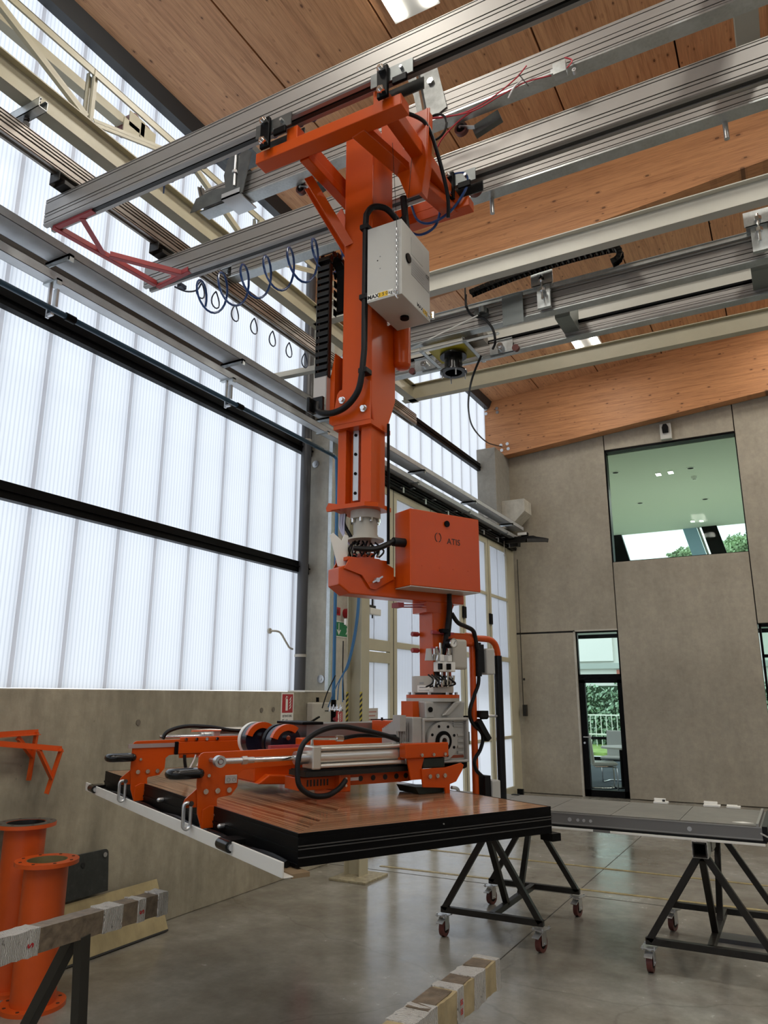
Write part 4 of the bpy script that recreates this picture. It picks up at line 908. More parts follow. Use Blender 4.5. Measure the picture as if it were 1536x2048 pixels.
GB().box(1.18, 1.285, .64, .80, 1.30, 1.345).build('gearbox_foot', BLACK, man, bevel=.015)

# gripper: two cross arms with plates, cylinders, central beams
def bolt(a, b, z, r=.011, nm='bolt'):
    return GB().cyl((a, b, z), (a, b - .010, z), r, n=14).cyl((a, b - .010, z), (a, b - .014, z), r * .65, n=6).build(nm, CHROME, man)
plate = [(-.078, 1.29), (-.076, 1.402), (-.068, 1.414), (-.055, 1.419), (.58, 1.425), (.58, 1.352), (.20, 1.345), (.125, 1.340), (.107, 1.325), (.105, 1.272), (.078, 1.240), (.018, 1.232), (.014, 1.224), (.026, 1.122), (.018, 1.116), (-.048, 1.116), (-.069, 1.175), (-.072, 1.22)]
def hook_set(b0, far=False):
    o = Vector((0, b0, 0))
    GB().prism(plate, (0, b0, 0), (1, 0, 0), (0, 0, 1), (0, .010, 0)).build('hook_plate', ORANGE, man, bevel=.002)
    GB().prism([(-.05, 1.116), (.026, 1.116), (.026, 1.18), (.014, 1.20), (-.02, 1.205), (-.05, 1.19)], (0, b0 - .006, 0), (1, 0, 0), (0, 0, 1), (0, .005, 0)).build('jaw_pad', ORANGE, man, bevel=.002)
    GB().box(-.015, -.003, b0 + .01, b0 + .11, 1.10, 1.20).build('jaw_block', STEEL, man)
    for a in (-.040, .012, .064): bolt(a, b0, 1.262)
    bolt(.004, b0 - .006, 1.165, .007); bolt(.002, b0 - .006, 1.132, .007); bolt(-.03, b0, 1.325, .007)
    GB().prism([(-.07, 1.20), (-.07, 1.275), (-.12, 1.235), (-.128, 1.215), (-.115, 1.20)], (0, b0 + .012, 0), (1, 0, 0), (0, 0, 1), (0, .008, 0)).build('link_ear', ORANGE, man)
    # oval chain link
    pts = [(-.112 + .0 + .016 * math.cos(t), b0 + .004, (1.205 if math.sin(t) > 0 else 1.135) + .016 * math.sin(t)) for t in [2 * PI * i / 16 for i in range(16)]]
    GB().tube(pts, .0075, 8, True).build('oval_link', STEEL, man, smooth=True)
    GB().cyl((-.10, b0 - .008, 1.218), (-.10, b0 + .02, 1.218), .011, n=10).build('link_bolt', CHROME, man)
    # black grip handle (flat rounded loop) in front of the plate
    pts = [(-.195, 0), (-.18, -.03), (-.10, -.035), (-.08, -.03), (-.08, .03), (-.10, .035), (-.18, .03)]
    h = GB()
    h.tube(spline([(a, b0 - .0 + bb, 1.338) for a, bb in pts], 4, True), .020, 10, True); h.build('grip_handle', PLASTIC, man, smooth=True)
hook_set(.78); hook_set(1.78)
GB().box(.045, .10, .776, .780, 1.288, 1.322).build('name_plate', STEEL, man, bevel=.002)
for a in (.06, .085): GB().ring((a, .775, 1.303), (a, .7755, 1.303), .009, .006, 12).build('name_plate_print', GREYINK, man)
GB().box(-.10, .18, 1.774, 1.780, 1.383, 1.404).build('guide_strip', STEEL, man)
# fixed arms
GB().box(.22, 1.26, .792, .852, 1.352, 1.418).build('cross_arm', ORANGE, man, bevel=.004)
GB().box(.16, 1.26, 1.795, 1.86, 1.340, 1.412).build('cross_arm', ORANGE, man, bevel=.004)
GB().box(.17, .60, 1.770, 1.79, 1.345, 1.408).build('cross_arm_front', ORANGE, man, bevel=.003)
GB().box(.15, .17, 1.765, 1.86, 1.342, 1.41).box(.60, .64, 1.72, 1.86, 1.34, 1.405).build('arm_cap', BLACK, man, bevel=.004)
GB().box(.18, .52, 1.775, 1.79, 1.408, 1.432).box(.18, .36, 1.775, 1.79, 1.322, 1.345).build('bolt_lug', ORANGE, man, bevel=.004)
for a in (.21, .27, .33, .39): bolt(a, 1.775, 1.420, .009)
for a in (.205, .275): bolt(a, 1.775, 1.333, .009)
# pneumatic cylinders
def cylinder(b, a0, a1, z, rod_a, dz=.0):
    GB().tube([(rod_a, b, z), (a0 - .05, b, z)], .011, 14).build('piston_rod', CHROME, man, smooth=True)
    GB().cyl((a0 - .062, b, z), (a0, b, z), .028, n=24).ring((a0 - .045, b, z), (a0 - .03, b, z), .031, .02, 24).build('gland', STEEL, man, smooth=True)
    GB().box(a0, a0 + .045, b - .05, b + .05, z - .05, z + .05).build('end_block', ALU_LIGHT, man, bevel=.006); GB().box(a1 - .055, a1, b - .05, b + .05, z - .05, z + .05).build('end_block', ALU_LIGHT, man, bevel=.006)
    mm = GB().cyl((a0 + .045, b, z), (a1 - .055, b, z), .038, n=32)
    for s in (-1, 1):
        for u in (-1, 1): mm.cyl((a0 + .045, b + s * .037, z + u * .037), (a1 - .055, b + s * .037, z + u * .037), .010, n=12)
    mm.box(a0 + .045, a1 - .055, b - .03, b + .03, z - .042, z - .036).box(a0 + .045, a1 - .055, b - .03, b + .03, z + .036, z + .042)
    mm.build('barrel', ALU_LIGHT, man, smooth=True)
cylinder(.68, .388, .948, 1.388, .03)
GB().ring((-.024, .665, 1.388), (-.024, .695, 1.388), .024, .013, 28).build('rod_eye', STEEL, man, smooth=True)
GB().cyl((-.024, .662, 1.388), (-.024, .78, 1.388), .010, n=6).build('eye_pin', STEEL, man, smooth=True)
GB().cyl((-.002, .68, 1.388), (.075, .68, 1.388), .012, n=14).cyl((.075, .68, 1.388), (.098, .68, 1.388), .018, n=6).cyl((.098, .68, 1.388), (.13, .68, 1.388), .013, n=12).build('rod_nut', STEEL, man, smooth=True)
cylinder(1.96, .42, .98, 1.425, .12)
GB().cyl((.948, .68, 1.388), (.975, .68, 1.388), .02, n=10).box(.97, 1.0, .66, .79, 1.37, 1.405).build('rear_clevis', STEEL, man)
# hoses and fittings on the cylinder
GB().tube([(.405, .67, 1.44), (.405, .67, 1.468), (.44, .67, 1.468), (.56, .67, 1.465)], .008, 8).cyl((.53, .67, 1.467), (.565, .67, 1.465), .014, n=8).tube([(.935, .67, 1.44), (.935, .67, 1.468), (.89, .67, 1.468)], .008, 8).build('fitting', CHROME, man, smooth=True, kind='stuff')
GB().tube(spline([(.565, .67, 1.465), (.65, .67, 1.475), (.75, .67, 1.472), (.86, .67, 1.466)], 6), .009, 8).build('black_hose', RUBBER, man, smooth=True)
GB().tube(spline([(.87, .66, 1.45), (.78, .65, 1.475), (.66, .64, 1.50), (.54, .64, 1.518), (.44, .64, 1.505), (.35, .63, 1.46), (.315, .62, 1.40), (.305, .61, 1.33), (.315, .60, 1.275), (.37, .59, 1.238), (.45, .60, 1.232), (.52, .62, 1.255), (.565, .64, 1.285)], 8), .012, 10).build('spiral_wrapped_hose', RUBBER, man, smooth=True)
GB().tube(spline([(.12, 1.9, 1.42), (.15, 1.9, 1.46), (.25, 1.9, 1.485), (.4, 1.9, 1.478), (.55, 1.9, 1.455), (.8, 1.9, 1.45)], 6), .011, 8).tube(spline([(.20, 1.75, 1.34), (.205, 1.75, 1.30), (.215, 1.75, 1.26), (.23, 1.75, 1.23)], 4), .009, 6).build('black_hose', RUBBER, man, smooth=True)
GB().tube(spline([(.26, 1.74, 1.34), (.25, 1.74, 1.31), (.23, 1.74, 1.27)], 4), .004, 5).tube(spline([(.29, 1.74, 1.33), (.28, 1.74, 1.30), (.27, 1.74, 1.28)], 4), .004, 5).build('white_wire', WHITEWIRE, man)
GB().cyl((.28, 1.9, 1.462), (.46, 1.9, 1.462), .010, n=8).build('fitting', CHROME, man)
# bar with round holes below the cylinder
GB().box(.60, .95, .70, .712, 1.254, 1.306).prism([(.95, 1.306), (.95, 1.254), (1.02, 1.262), (1.03, 1.29)], (0, .70, 0), (1, 0, 0), (0, 0, 1), (0, .012, 0)).build('hole_bar', ORANGE, man, bevel=.002)
for i, a in enumerate((.612, .682, .752, .82, .885, .94)): GB().cyl((a, .700, 1.281), (a, .6985, 1.281), .0125, n=20).build('bar_hole', INK, man)
GB().box(.622, .672, .6985, .70, 1.274, 1.288).build('bar_label', WHITEP, man)
GB().box(.545, .605, .66, .80, 1.232, 1.318).build('bar_bracket', ORANGE, man, bevel=.005)
for z in (1.26, 1.29): bolt(.575, .66, z, .006)
GB().box(.36, .56, .70, .84, 1.245, 1.30).build('side_bracket', ORANGE, man, bevel=.003)
m = GB()
for i in range(7): m.box(.40 + i * .017, .406 + i * .017, .697, .70, 1.262, 1.29)
m.build('vent_slot', INK, man)
GB().box(.36, 1.0, .64, .80, 1.308, 1.330).box(.36, 1.0, .66, .78, 1.330, 1.336).build('slide_rail', BLACK_STEEL, man)
# right hand hook group at the far panel edge
GB().box(.86, 1.118, .585, .64, 1.368, 1.436).build('fixed_head', ORANGE, man, bevel=.005)
GB().box(.86, 1.26, .64, .85, 1.352, 1.372).build('fixed_head', ORANGE, man, bevel=.003)
for a in (.95, 1.02, 1.09): bolt(a, .585, 1.382, .008)
GB().prism([(.88, 1.368), (.98, 1.368), (.965, 1.325), (.965, 1.27), (.90, 1.27)], (0, .60, 0), (1, 0, 0), (0, 0, 1), (0, .012, 0)).build('head_plate', ORANGE, man, bevel=.003)
GB().box(.972, 1.105, .60, .66, 1.318, 1.366).build('damper_block', simple('dark_green_black_block', (.012, .02, .016), .3), man, bevel=.006)
GB().prism([(.955, 1.318), (1.10, 1.318), (1.20, 1.335), (1.215, 1.325), (1.205, 1.30), (1.165, 1.25), (1.125, 1.24), (1.125, 1.19), (1.10, 1.19), (1.095, 1.225), (.965, 1.235)], (0, .59, 0), (1, 0, 0), (0, 0, 1), (0, .012, 0)).build('hook_plate', ORANGE, man, bevel=.002)
GB().prism([(1.10, 1.33), (1.26, 1.34), (1.28, 1.31), (1.22, 1.23), (1.12, 1.22)], (0, .70, 0), (1, 0, 0), (0, 0, 1), (0, .012, 0)).build('hook_plate', ORANGE, man, bevel=.002)
for a in (1.0, 1.045, 1.09): bolt(a, .59, 1.283, .010)
GB().prism([(.94, 1.235), (1.13, 1.222), (1.14, 1.203), (.96, 1.203)], (0, .62, 0), (1, 0, 0), (0, 0, 1), (0, .16, 0)).build('rubber_pad', simple('dark_green_rubber', (.010, .018, .010), .5), man)
GB().tube([(.95, .69, 1.345), (.97, .69, 1.315), (.985, .69, 1.325), (1.01, .69, 1.305), (1.03, .69, 1.33), (1.05, .69, 1.32)], .0025, 5).bar((1.0, .69, 1.285), (1.14, .69, 1.262), .008, .006).build('spring_wire', STEEL, man)
GB().tube(spline([(1.27, .76, 1.20), (1.31, .76, 1.19), (1.315, .76, 1.15), (1.30, .76, 1.13)], 5), .009, 8).tube(spline([(1.22, .76, 1.20), (1.215, .76, 1.15), (1.23, .76, 1.12)], 5), .008, 8).build('oval_link', STEEL, man, smooth=True)
# second far hook
GB().prism([(1.03, 1.34), (1.28, 1.335), (1.27, 1.235), (1.215, 1.12), (1.20, 1.12), (1.195, 1.22), (1.03, 1.23)], (0, 1.77, 0), (1, 0, 0), (0, 0, 1), (0, .012, 0)).build('hook_plate', ORANGE, man)
# centre beams, carriages and drums
GB().box(.60, .70, .84, 1.80, 1.30, 1.40).box(.86, .96, .84, 1.80, 1.30, 1.40).build('spine_beam', ORANGE, man, bevel=.004)
GB().box(.50, 1.15, .95, 1.02, 1.36, 1.455).build('drive_housing', ORANGE, man, bevel=.005)
GB().box(.30, .58, 1.05, 1.5, 1.255, 1.35).prism([(.30, 1.25), (.62, 1.23), (.62, 1.27), (.36, 1.29)], (0, 1.0, 0), (1, 0, 0), (0, 0, 1), (0, .5, 0)).build('carriage', ORANGE, man, bevel=.006)
for b, rr in ((1.12, .085), (1.42, .088)):
    GB().cyl((.50, b, 1.425), (.50, b + .07, 1.425), rr, n=36).build('hose_drum', simple('dark_blue_black_drum', (.008, .010, .022), .25), man, smooth=True)
    GB().ring((.50, b + .07, 1.425), (.50, b + .10, 1.425), rr + .004, rr - .012, 36).build('drum_belt', WHITEPL if b > 1.2 else BLACK, man, smooth=True)
    arc = [(.50 + (rr + .006) * math.cos(t), 1.425 + (rr + .006) * math.sin(t)) for t in [PI * .08 + PI * .62 * i / 10 + PI * .2 for i in range(11)]]
    arc += [(.50 + (rr - .025) * math.cos(t), 1.425 + (rr - .025) * math.sin(t)) for t in [PI * .08 + PI * .62 * i / 10 + PI * .2 for i in range(10, -1, -1)]]
    GB().prism(arc, (0, b - .022, 0), (1, 0, 0), (0, 0, 1), (0, .03, 0)).build('drum_cheek', ORANGE, man)
    GB().cyl((.50, b - .025, 1.45), (.50, b, 1.45), .012, n=8).build('drum_bolt', CHROME, man)
GB().box(.40, .58, .97, .985, 1.40, 1.42).box(.34, .72, .96, .99, 1.405, 1.425).build('wire_guard', RED_STEEL, man)
GB().box(.615, 1.40, 1.12, 1.30, 1.445, 1.516).build('cover_channel', simple('grey_steel_cover', (.33, .32, .30), .35, .7), man, bevel=.002)
GB().box(.56, .68, 1.06, 1.36, 1.512, 1.526).build('cover_cap', BLACK, man, bevel=.003)
GB().box(1.0, 1.06, .88, 1.10, 1.36, 1.53).prism([(.95, 1.40), (1.06, 1.40), (1.06, 1.50)], (0, .9, 0), (1, 0, 0), (0, 0, 1), (0, .02, 0)).build('rear_bracket', ORANGE, man, bevel=.004)
GB().tube([(.93, 1.0, 1.535), (1.16, 1.0, 1.535)], .003, 6).cyl((1.0, 1.0, 1.53), (1.0, 1.0, 1.545), .006, n=6).build('sensor_wire', RUBBER, man)
# cable chain beside the column
# cable chain beside the column: inner band, and every link a piece of it
path = [(3.08, 3.33 + .02 * i) for i in range(34)] + [(3.165 - .085 * math.cos(t), 4.0 + .085 * math.sin(t)) for t in [PI * i / 10 for i in range(11)]] + [(3.25, 4.0 - .03 * i) for i in range(1, 8)]
cc = MB(); cxx = -2.055
for (y0, z0), (y1, z1) in zip(path[:-1], path[1:]): cc.bar((cxx, y0 + .008, z0), (cxx, y1 + .008, z1), .060, .012, (0, 1, 0) if abs(z1 - z0) > abs(y1 - y0) else (0, 0, 1))
cc = cc.build('cable_chain', BLACK, man)
lk = None; tot = 0; d0 = 0
sp = []
acc = 0.0; last = path[0]; sp.append((path[0], (path[1][0] - path[0][0], path[1][1] - path[0][1])))
for p, q in zip(path[:-1], path[1:]):
    sl = math.hypot(q[0] - p[0], q[1] - p[1]); acc += sl
    if acc >= .036: sp.append((q, (q[0] - p[0], q[1] - p[1]))); acc = 0
for (y, z), (dy, dz) in sp:
    if lk is None:
        m = MB(); m.box(-.042, -.036, -.014, .016, -.022, .022).box(.036, .042, -.014, .016, -.022, .022).box(-.040, .040, -.019, -.013, -.017, .010)
        lk = m.build('link', PLASTIC, None, bevel=.003); o = lk; lk.parent = cc
        MBs = MB().box(-.010, .012, -.019, -.016, -.003, .002); wm = MBs
    else: o = lk.copy(); COL.objects.link(o)
    o.location = (cxx, y, z); o.rotation_euler = (-(math.atan2(dy, dz)), 0, 0)
MB().box(-2.10, -2.02, 3.065, 3.07, 3.19, 3.33).box(-2.022, -2.018, 3.065, 3.16, 3.12, 3.33).build('chain_sheet', simple('pinkish_zinc_sheet', (.55, .50, .46), .35, .6), man)
MB().box(-2.10, -2.025, 3.04, 3.06, 3.10, 3.19).box(-2.10, -2.08, 3.0, 3.06, 3.10, 3.18).build('chain_end', PLASTIC, man, bevel=.004)
MB().tube(spline([(-2.06, 3.05, 3.16), (-2.05, 3.04, 3.105), (-1.97, 3.04, 3.08), (-1.88, 3.04, 3.10), (-1.81, 3.04, 3.17), (-1.785, 3.04, 3.27)], 8) + [(-1.78, 3.05, 3.4), (-1.778, 3.05, 4.14)] + spline([(-1.775, 3.05, 4.20), (-1.75, 3.08, 4.26), (-1.70, 3.14, 4.27), (-1.66, 3.20, 4.22)], 6), .017, 10).build('black_hose', RUBBER, man, smooth=True)
for z in (4.12, 3.70, 3.28): MB().box(-1.805, -1.755, 3.03, 3.09, z - .014, z + .014).build('hose_clip', RUBBER, man, bevel=.003)
MB().tube(spline([(-1.63, 3.28, 4.05), (-1.64, 3.27, 4.2), (-1.65, 3.25, 4.4)], 5), .02, 8).tube([(-1.60, 3.2, 4.08), (-1.62, 3.2, 4.22)], .025, 8).build('black_hose', RUBBER, man, smooth=True)
# second chain strand behind the mast
m = MB()
for i in range(11): m.box(-2.02, -1.985, 3.20, 3.25, 2.68 + i * .034, 2.708 + i * .034)
m.build('mast_chain', PLASTIC, man, bevel=.003); MB().box(-2.02, -1.98, 3.20, 3.24, 2.60, 2.68).build('chain_sheet', WHITEPL, man)
# grey pneumatic cabinet with load labels and security chain
gb_ = MB().box(-1.737, -1.534, 3.0, 3.34, 3.63, 4.065).build('grey_cabinet', GREYBOX, man, bevel=.003)
def lab(nm, x0, x1, y0, y1, z0, z1, mat): return MB().box(x0, x1, y0, y1, z0, z1).build(nm, mat, gb_)
lab('load_label', -1.734, -1.585, 2.9985, 3.0, 3.640, 3.672, WHITEP)
lab('load_label_number_field', -1.668, -1.613, 2.998, 2.9985, 3.642, 3.670, YELLOW)
text('load_label_word', 'MAX', .031, mframe((-1.700, 2.9975, 3.656), (1, 0, 0), (0, 0, 1)), INK, gb_, .0003, .0009)
text('load_label_number', '1 5 0', .026, mframe((-1.640, 2.9975, 3.656), (1, 0, 0), (0, 0, 1)), INK, gb_, .0003)
text('load_label_unit', 'kg', .026, mframe((-1.598, 2.9975, 3.656), (1, 0, 0), (0, 0, 1)), INK, gb_, .0003)
lab('load_label', -1.534, -1.5325, 3.17, 3.335, 3.640, 3.672, WHITEP)
lab('load_label_number_field', -1.5325, -1.532, 3.245, 3.30, 3.642, 3.670, YELLOW)
text('load_label_word', 'MAX', .033, mframe((-1.5315, 3.207, 3.656), (0, 1, 0), (0, 0, 1)), INK, gb_, .0003, .0009)
text('load_label_number', '1 5 0', .026, mframe((-1.5315, 3.272, 3.656), (0, 1, 0), (0, 0, 1)), INK, gb_, .0003)
text('load_label_unit', 'kg', .024, mframe((-1.5315, 3.318, 3.656), (0, 1, 0), (0, 0, 1)), INK, gb_, .0003)
lab('data_plate', -1.534, -1.5325, 3.11, 3.33, 3.80, 3.90, simple('grey_data_plate', (.34, .34, .33), .4))
lab('data_plate', -1.534, -1.5325, 3.11, 3.25, 3.92, 4.02, simple('pale_data_plate', (.47, .47, .44), .4))
text('conformity_mark', 'CE', .03, mframe((-1.5318, 3.305, 3.885), (0, 1, 0), (0, 0, 1)), INK, gb_, .0003)
for i in range(5): lab('data_plate_print', -1.5325, -1.532, 3.12, 3.26 - .015 * (i % 2), 3.815 + i * .015, 3.819 + i * .015, GREYINK)
MB().cyl((-1.534, 3.07, 3.87), (-1.526, 3.07, 3.87), .026, n=24).build('cabinet_lock', BLACK, gb_, smooth=True)
MB().cyl((-1.63, 3.22, 3.63), (-1.63, 3.22, 3.618), .024, n=20).build('cable_gland', BLACK, gb_, smooth=True)
for x, z in ((-1.675, 3.86), (-1.66, 3.88), (-1.66, 3.81)): MB().cyl((x, 3.0, z), (x, 2.999, z), .004, n=8).build('cabinet_rivet', INK if z == 3.86 else GREYINK, gb_)
m = MB()
for i in range(22):
    z = 4.0 - i * .017; ax = (i % 2)
    pts = [(-1.556 + (.005 * math.cos(t) if ax else 0), 2.99 + (0 if ax else .005 * math.cos(t)), z + .011 * math.sin(t)) for t in [2 * PI * k / 8 for k in range(8)]]
    m.tube(pts, .0017, 4, True)
m.build('safety_chain', STEEL, gb_, kind='stuff')
MB().tube([(-1.57, 2.99, 3.655), (-1.548, 2.985, 3.64), (-1.555, 2.99, 3.62), (-1.575, 2.985, 3.64)], .003, 6, True).cyl((-1.56, 2.985, 3.62), (-1.548, 2.98, 3.60), .005, n=6).build('snap_hook', CHROME, gb_)
MB().tube([(-1.556, 2.99, 4.01), (-1.56, 2.95, 4.5)], .0015, 4).tube([(-1.53, 3.05, 4.07), (-1.52, 3.1, 4.5)], .0015, 4).build('safety_wire', RUBBER, gb_)
MB().tube([(-1.50, 3.30, 3.625), (-1.50, 3.30, 3.66)], .012, 8).build('fitting', CHROME, gb_)
# black cable ring above the frame and air lines at the rear bar
MB().tube(spline([(-1.52, 3.05, 4.75), (-1.44, 3.12, 4.70), (-1.41, 3.2, 4.55), (-1.40, 3.3, 4.36), (-1.42, 3.35, 4.25)], 8), .011, 8).tube(spline([(-1.47 + .075 * math.cos(t), 3.30, 4.83 + .085 * math.sin(t)) for t in [2 * PI * i / 12 for i in range(13)]], 4), .007, 8).build('black_cable', RUBBER, man, smooth=True)
MB().tube(spline([(-1.80, 3.56, 4.53), (-1.78, 3.56, 4.43), (-1.70, 3.56, 4.36), (-1.60, 3.56, 4.38), (-1.56, 3.56, 4.48), (-1.57, 3.56, 4.60)], 8), .008, 8).tube(spline([(-1.74, 3.54, 4.56), (-1.70, 3.54, 4.45), (-1.61, 3.54, 4.40), (-1.48, 3.54, 4.44), (-1.38, 3.54, 4.56), (-1.38, 3.54, 4.65), (-1.46, 3.54, 4.68), (-1.62, 3.54, 4.68)], 8), .008, 8).build('blue_hose', BLUE, man, smooth=True)

# ------------------------------------------------------------------ coiled hoses
def helix(p, q, r, turns, squash=1.0, n=20, sag=0.0, r2=None):
    p, q = Vector(p), Vector(q); d = (q - p); a = d.normalized().cross(Vector((0, 0, 1))).normalized(); out = []
    N_ = int(turns * n)
    for i in range(N_ + 1):
        t = i / N_; th = 2 * PI * turns * t; rr = r if r2 is None else r + (r2 - r) * t
        out.append(p + d * t - a * (rr * squash * math.cos(th)) + Vector((0, 0, rr * math.sin(th) - sag * 4 * t * (1 - t))))
    return out
tag(MB().tube(helix((-3.72, 3.81, 4.60), (-2.0, 3.81, 4.64), .145, 8.3, .72), .0085, 8).build('coiled_air_hose', BLUE, smooth=True), 'large blue coiled air hose hanging under the rear crane girder', 'hose')
tag(MB().tube(helix((-3.15, 2.86, 4.80), (-2.0, 2.86, 4.80), .035, 13, .6, 14), .007, 6).tube(spline([(-3.12, 2.86, 4.79), (-3.13, 2.86, 4.75), (-3.13, 2.86, 4.70)], 4), .005, 6).build('coiled_air_hose', BLUE, smooth=True), 'tight blue coiled air hose under the front crane girder', 'hose')
fh = thing('festoon_cable', (XL, 5, 4.86), 'row of small dark hose loops hanging under the left ribbed rail', 'cable')
def loop(y, w, h, x=-3.885): return [(x, y + w * math.sin(t) * (.5 - .5 * math.cos(t)) ** .5, 4.925 - h * (.5 - .5 * math.cos(t))) for t in [2 * PI * i / 16 for i in range(17)]]
for i, y in enumerate([4.02, 4.20, 4.45, 4.71, 4.98, 5.24, 5.50, 5.76, 6.02, 6.28]):
    MB().tube(loop(y, .062, .15), .006, 6).build('hose_loop', simple('navy_hose', (.02, .03, .06), .35) if i == 0 else bpy.data.materials['navy_hose'], fh, smooth=True)
MB().tube(spline([(-3.80, 3.66, 4.66), (-3.82, 3.8, 4.70), (-3.86, 3.95, 4.80), (-3.885, 4.02, 4.90)], 6), .007, 8).box(-3.84, -3.80, 3.72, 3.78, 4.70, 4.73).build('hose_lead', bpy.data.materials['navy_hose'], fh, smooth=True)

# ------------------------------------------------------------------ vacuum lifter trolley, cable chain and hanging cable, right side
vt = thing('vacuum_lifter_trolley', (-2.66, 6.33, 4.9), 'zinc trolley with yellow plate and black flanged pipe under the far rails', 'trolley')
MB().box(-2.86, -2.46, 6.15, 6.50, 5.00, 5.006).build('yellow_plate', simple('yellow_painted_plate', (.50, .42, .03), .4), vt)
for x in (-2.90, -2.44): MB().box(x - .02, x + .02, 6.08, 6.62, 4.97, 4.975).box(x - .02, x - .016, 6.08, 6.62, 4.97, 5.02).build('side_angle', GALV, vt)
for y in (6.12, 6.55): MB().box(-3.10, -2.10, y - .02, y + .02, 4.985, 4.99).box(-3.10, -2.10, y - .02, y - .016, 4.96, 4.99).build('cross_angle', GALV, vt)
MB().cyl((-2.66, 6.33, 4.80), (-2.66, 6.33, 4.98), .088, n=32, cap=False).ring((-2.66, 6.33, 4.955), (-2.66, 6.33, 4.975), .135, .06, 32).ring((-2.66, 6.33, 4.785), (-2.66, 6.33, 4.80), .135, .085, 32).ring((-2.66, 6.33, 4.80), (-2.66, 6.33, 4.96), .09, .08, 32).build('flanged_pipe', PLASTIC, vt, smooth=True)
for a in (.5, 2.2, 3.7, 5.3): MB().cyl((-2.66 + .115 * math.cos(a), 6.33 + .115 * math.sin(a), 4.72), (-2.66 + .115 * math.cos(a), 6.33 + .115 * math.sin(a), 4.80), .007, n=6).build('stud', STEEL, vt)
for x in (-3.06, -2.22):
    MB().box(x - .12, x + .12, 6.515, 6.52, 4.98, 5.12).box(x - .12, x + .12, 6.50, 6.52, 5.115, 5.12).build('wheel_plate', GALV, vt)
    MB().cyl((x, 6.47, 5.04), (x, 6.515, 5.04), .035, n=16).cyl((x, 6.46, 5.04), (x, 6.48, 5.04), .018, n=6).build('wheel_nut', CHROME, vt)
    MB().cyl((x + .15 * (1 if x > -2.6 else -1), 6.50, 5.0), (x + .15 * (1 if x > -2.6 else -1), 6.54, 5.0), .035, n=16).build('wheel', WHEELR, vt, smooth=True)
MB().cyl((-2.42, 6.24, 5.08), (-2.42, 6.20, 5.08), .065, n=20).box(-2.5, -2.30, 6.24, 6.36, 5.02, 5.14).build('end_cap', simple('grey_brown_cap', (.24, .22, .19), .5), vt, smooth=False)
MB().box(-2.28, -2.16, 5.96, 6.03, 5.14, 5.20).cyl((-2.2, 5.95, 5.14), (-2.2, 5.95, 5.20), .03, n=12).build('sensor_bracket', DKST, vt)
hc = thing('hanging_cable', (-2.5, 6.4, 5.0), 'thin black cable drooping from the chain to the timber beam', 'cable')
MB().tube(spline([(-2.33, 5.88, 5.33), (-2.335, 5.9, 5.22), (-2.30, 5.95, 5.14), (-2.20, 5.98, 5.10), (-2.12, 6.0, 4.98), (-2.11, 6.03, 4.86), (-2.16, 6.1, 4.83)], 8), .012, 8).cyl((-2.335, 5.88, 5.20), (-2.335, 5.88, 5.40), .008, n=8).build('thick_cable', RUBBER, hc, smooth=True)
MB().tube(spline([(-2.336, 6.25, 4.861), (-2.545, 6.5, 4.725), (-2.938, 7.4, 4.822), (-3.5, 9.0, 5.216), (-4.121, 11.2, 5.806), (-4.577, 13.22, 6.425)], 10), .011, 6).build('thin_cable', RUBBER, hc, smooth=True)
MB().tube([(-2.24, 5.94, 5.12), (-3.05, 6.1, 5.03)], .007, 6).build('white_rod', WHITEPL, hc)
# cable chain lying on the rail
chp = [(-2.28 + .05 * i, 5.88, 5.325 + .0085 * i - (.00022 * i * i)) for i in range(27)]
ec = thing('energy_chain', (-1.6, 5.88, 5.3), 'black energy chain arched along the white I-beam, right side', 'cable chain')
zt = chp[-1][2]; e0 = chp[-1][0]
cpath = chp + [(e0 + .07 * math.sin(t), 5.88, zt - .07 + .07 * math.cos(t)) for t in [PI * i / 7 for i in range(1, 8)]]
m = MB()
for p, q in zip(cpath[:-1], cpath[1:]): m.bar(p, q, .05, .012)
m.build('inner_band', BLACK, ec)
lk2 = None
for k, (p, q) in enumerate(zip(cpath[:-1], cpath[1:])):
    pv_ = Vector(p).lerp(Vector(q), .5); ang = math.atan2(q[2] - p[2], q[0] - p[0])
    if lk2 is None:
        lk2 = MB().box(-.024, .024, -.04, -.032, -.022, .022).box(-.024, .024, .032, .04, -.022, .022).box(-.008, .008, -.032, .032, -.02, -.014).build('link', PLASTIC, ec); o = lk2
    else: o = lk2.copy(); COL.objects.link(o)
    o.location = pv_ - Vector(ec.location); o.rotation_euler = (0, -ang, 0)

# ------------------------------------------------------------------ the gripped partition panel
pp = thing('partition_panel', (N0.x, N0.y, 1.095), 'glossy striped wood partition panel with black edges, held in the gripper', 'panel')
pp.rotation_euler = (0, 0, math.atan2(E1.y, E1.x))
def PB(m, name, mat, **k):
    o = m.build(name, mat, None, **k); o.parent = pp; return o
W_, L_, T_ = 1.20, 2.60, .105
PB(MB().box(.006, W_ - .006, .006, L_ - .006, T_ - .012, T_), 'veneer_board', VENEER)
m = MB().box(0, W_, 0, L_, .0, T_ - .012).box(0, .006, 0, L_, T_ - .012, T_ + .001).box(W_ - .006, W_, 0, L_, T_ - .012, T_ + .001).box(0, W_, 0, .006, T_ - .012, T_ + .001).box(0, W_, L_ - .006, L_, T_ - .012, T_ + .001)
PB(m, 'edge_frame', BLACK, bevel=.0015)
for z in (.028, .054, .064): PB(MB().box(0, W_, -.004, 0, z, z + .0035), 'edge_rib', simple('dark_grey_anodised_rib', (.10, .10, .10), .3, .6) if z == .028 else bpy.data.materials['dark_grey_anodised_rib'])
for z in (.0, .04): PB(MB().box(-.004, .0, 0, L_, z + .0, z + .010), 'edge_fin', BLACK)
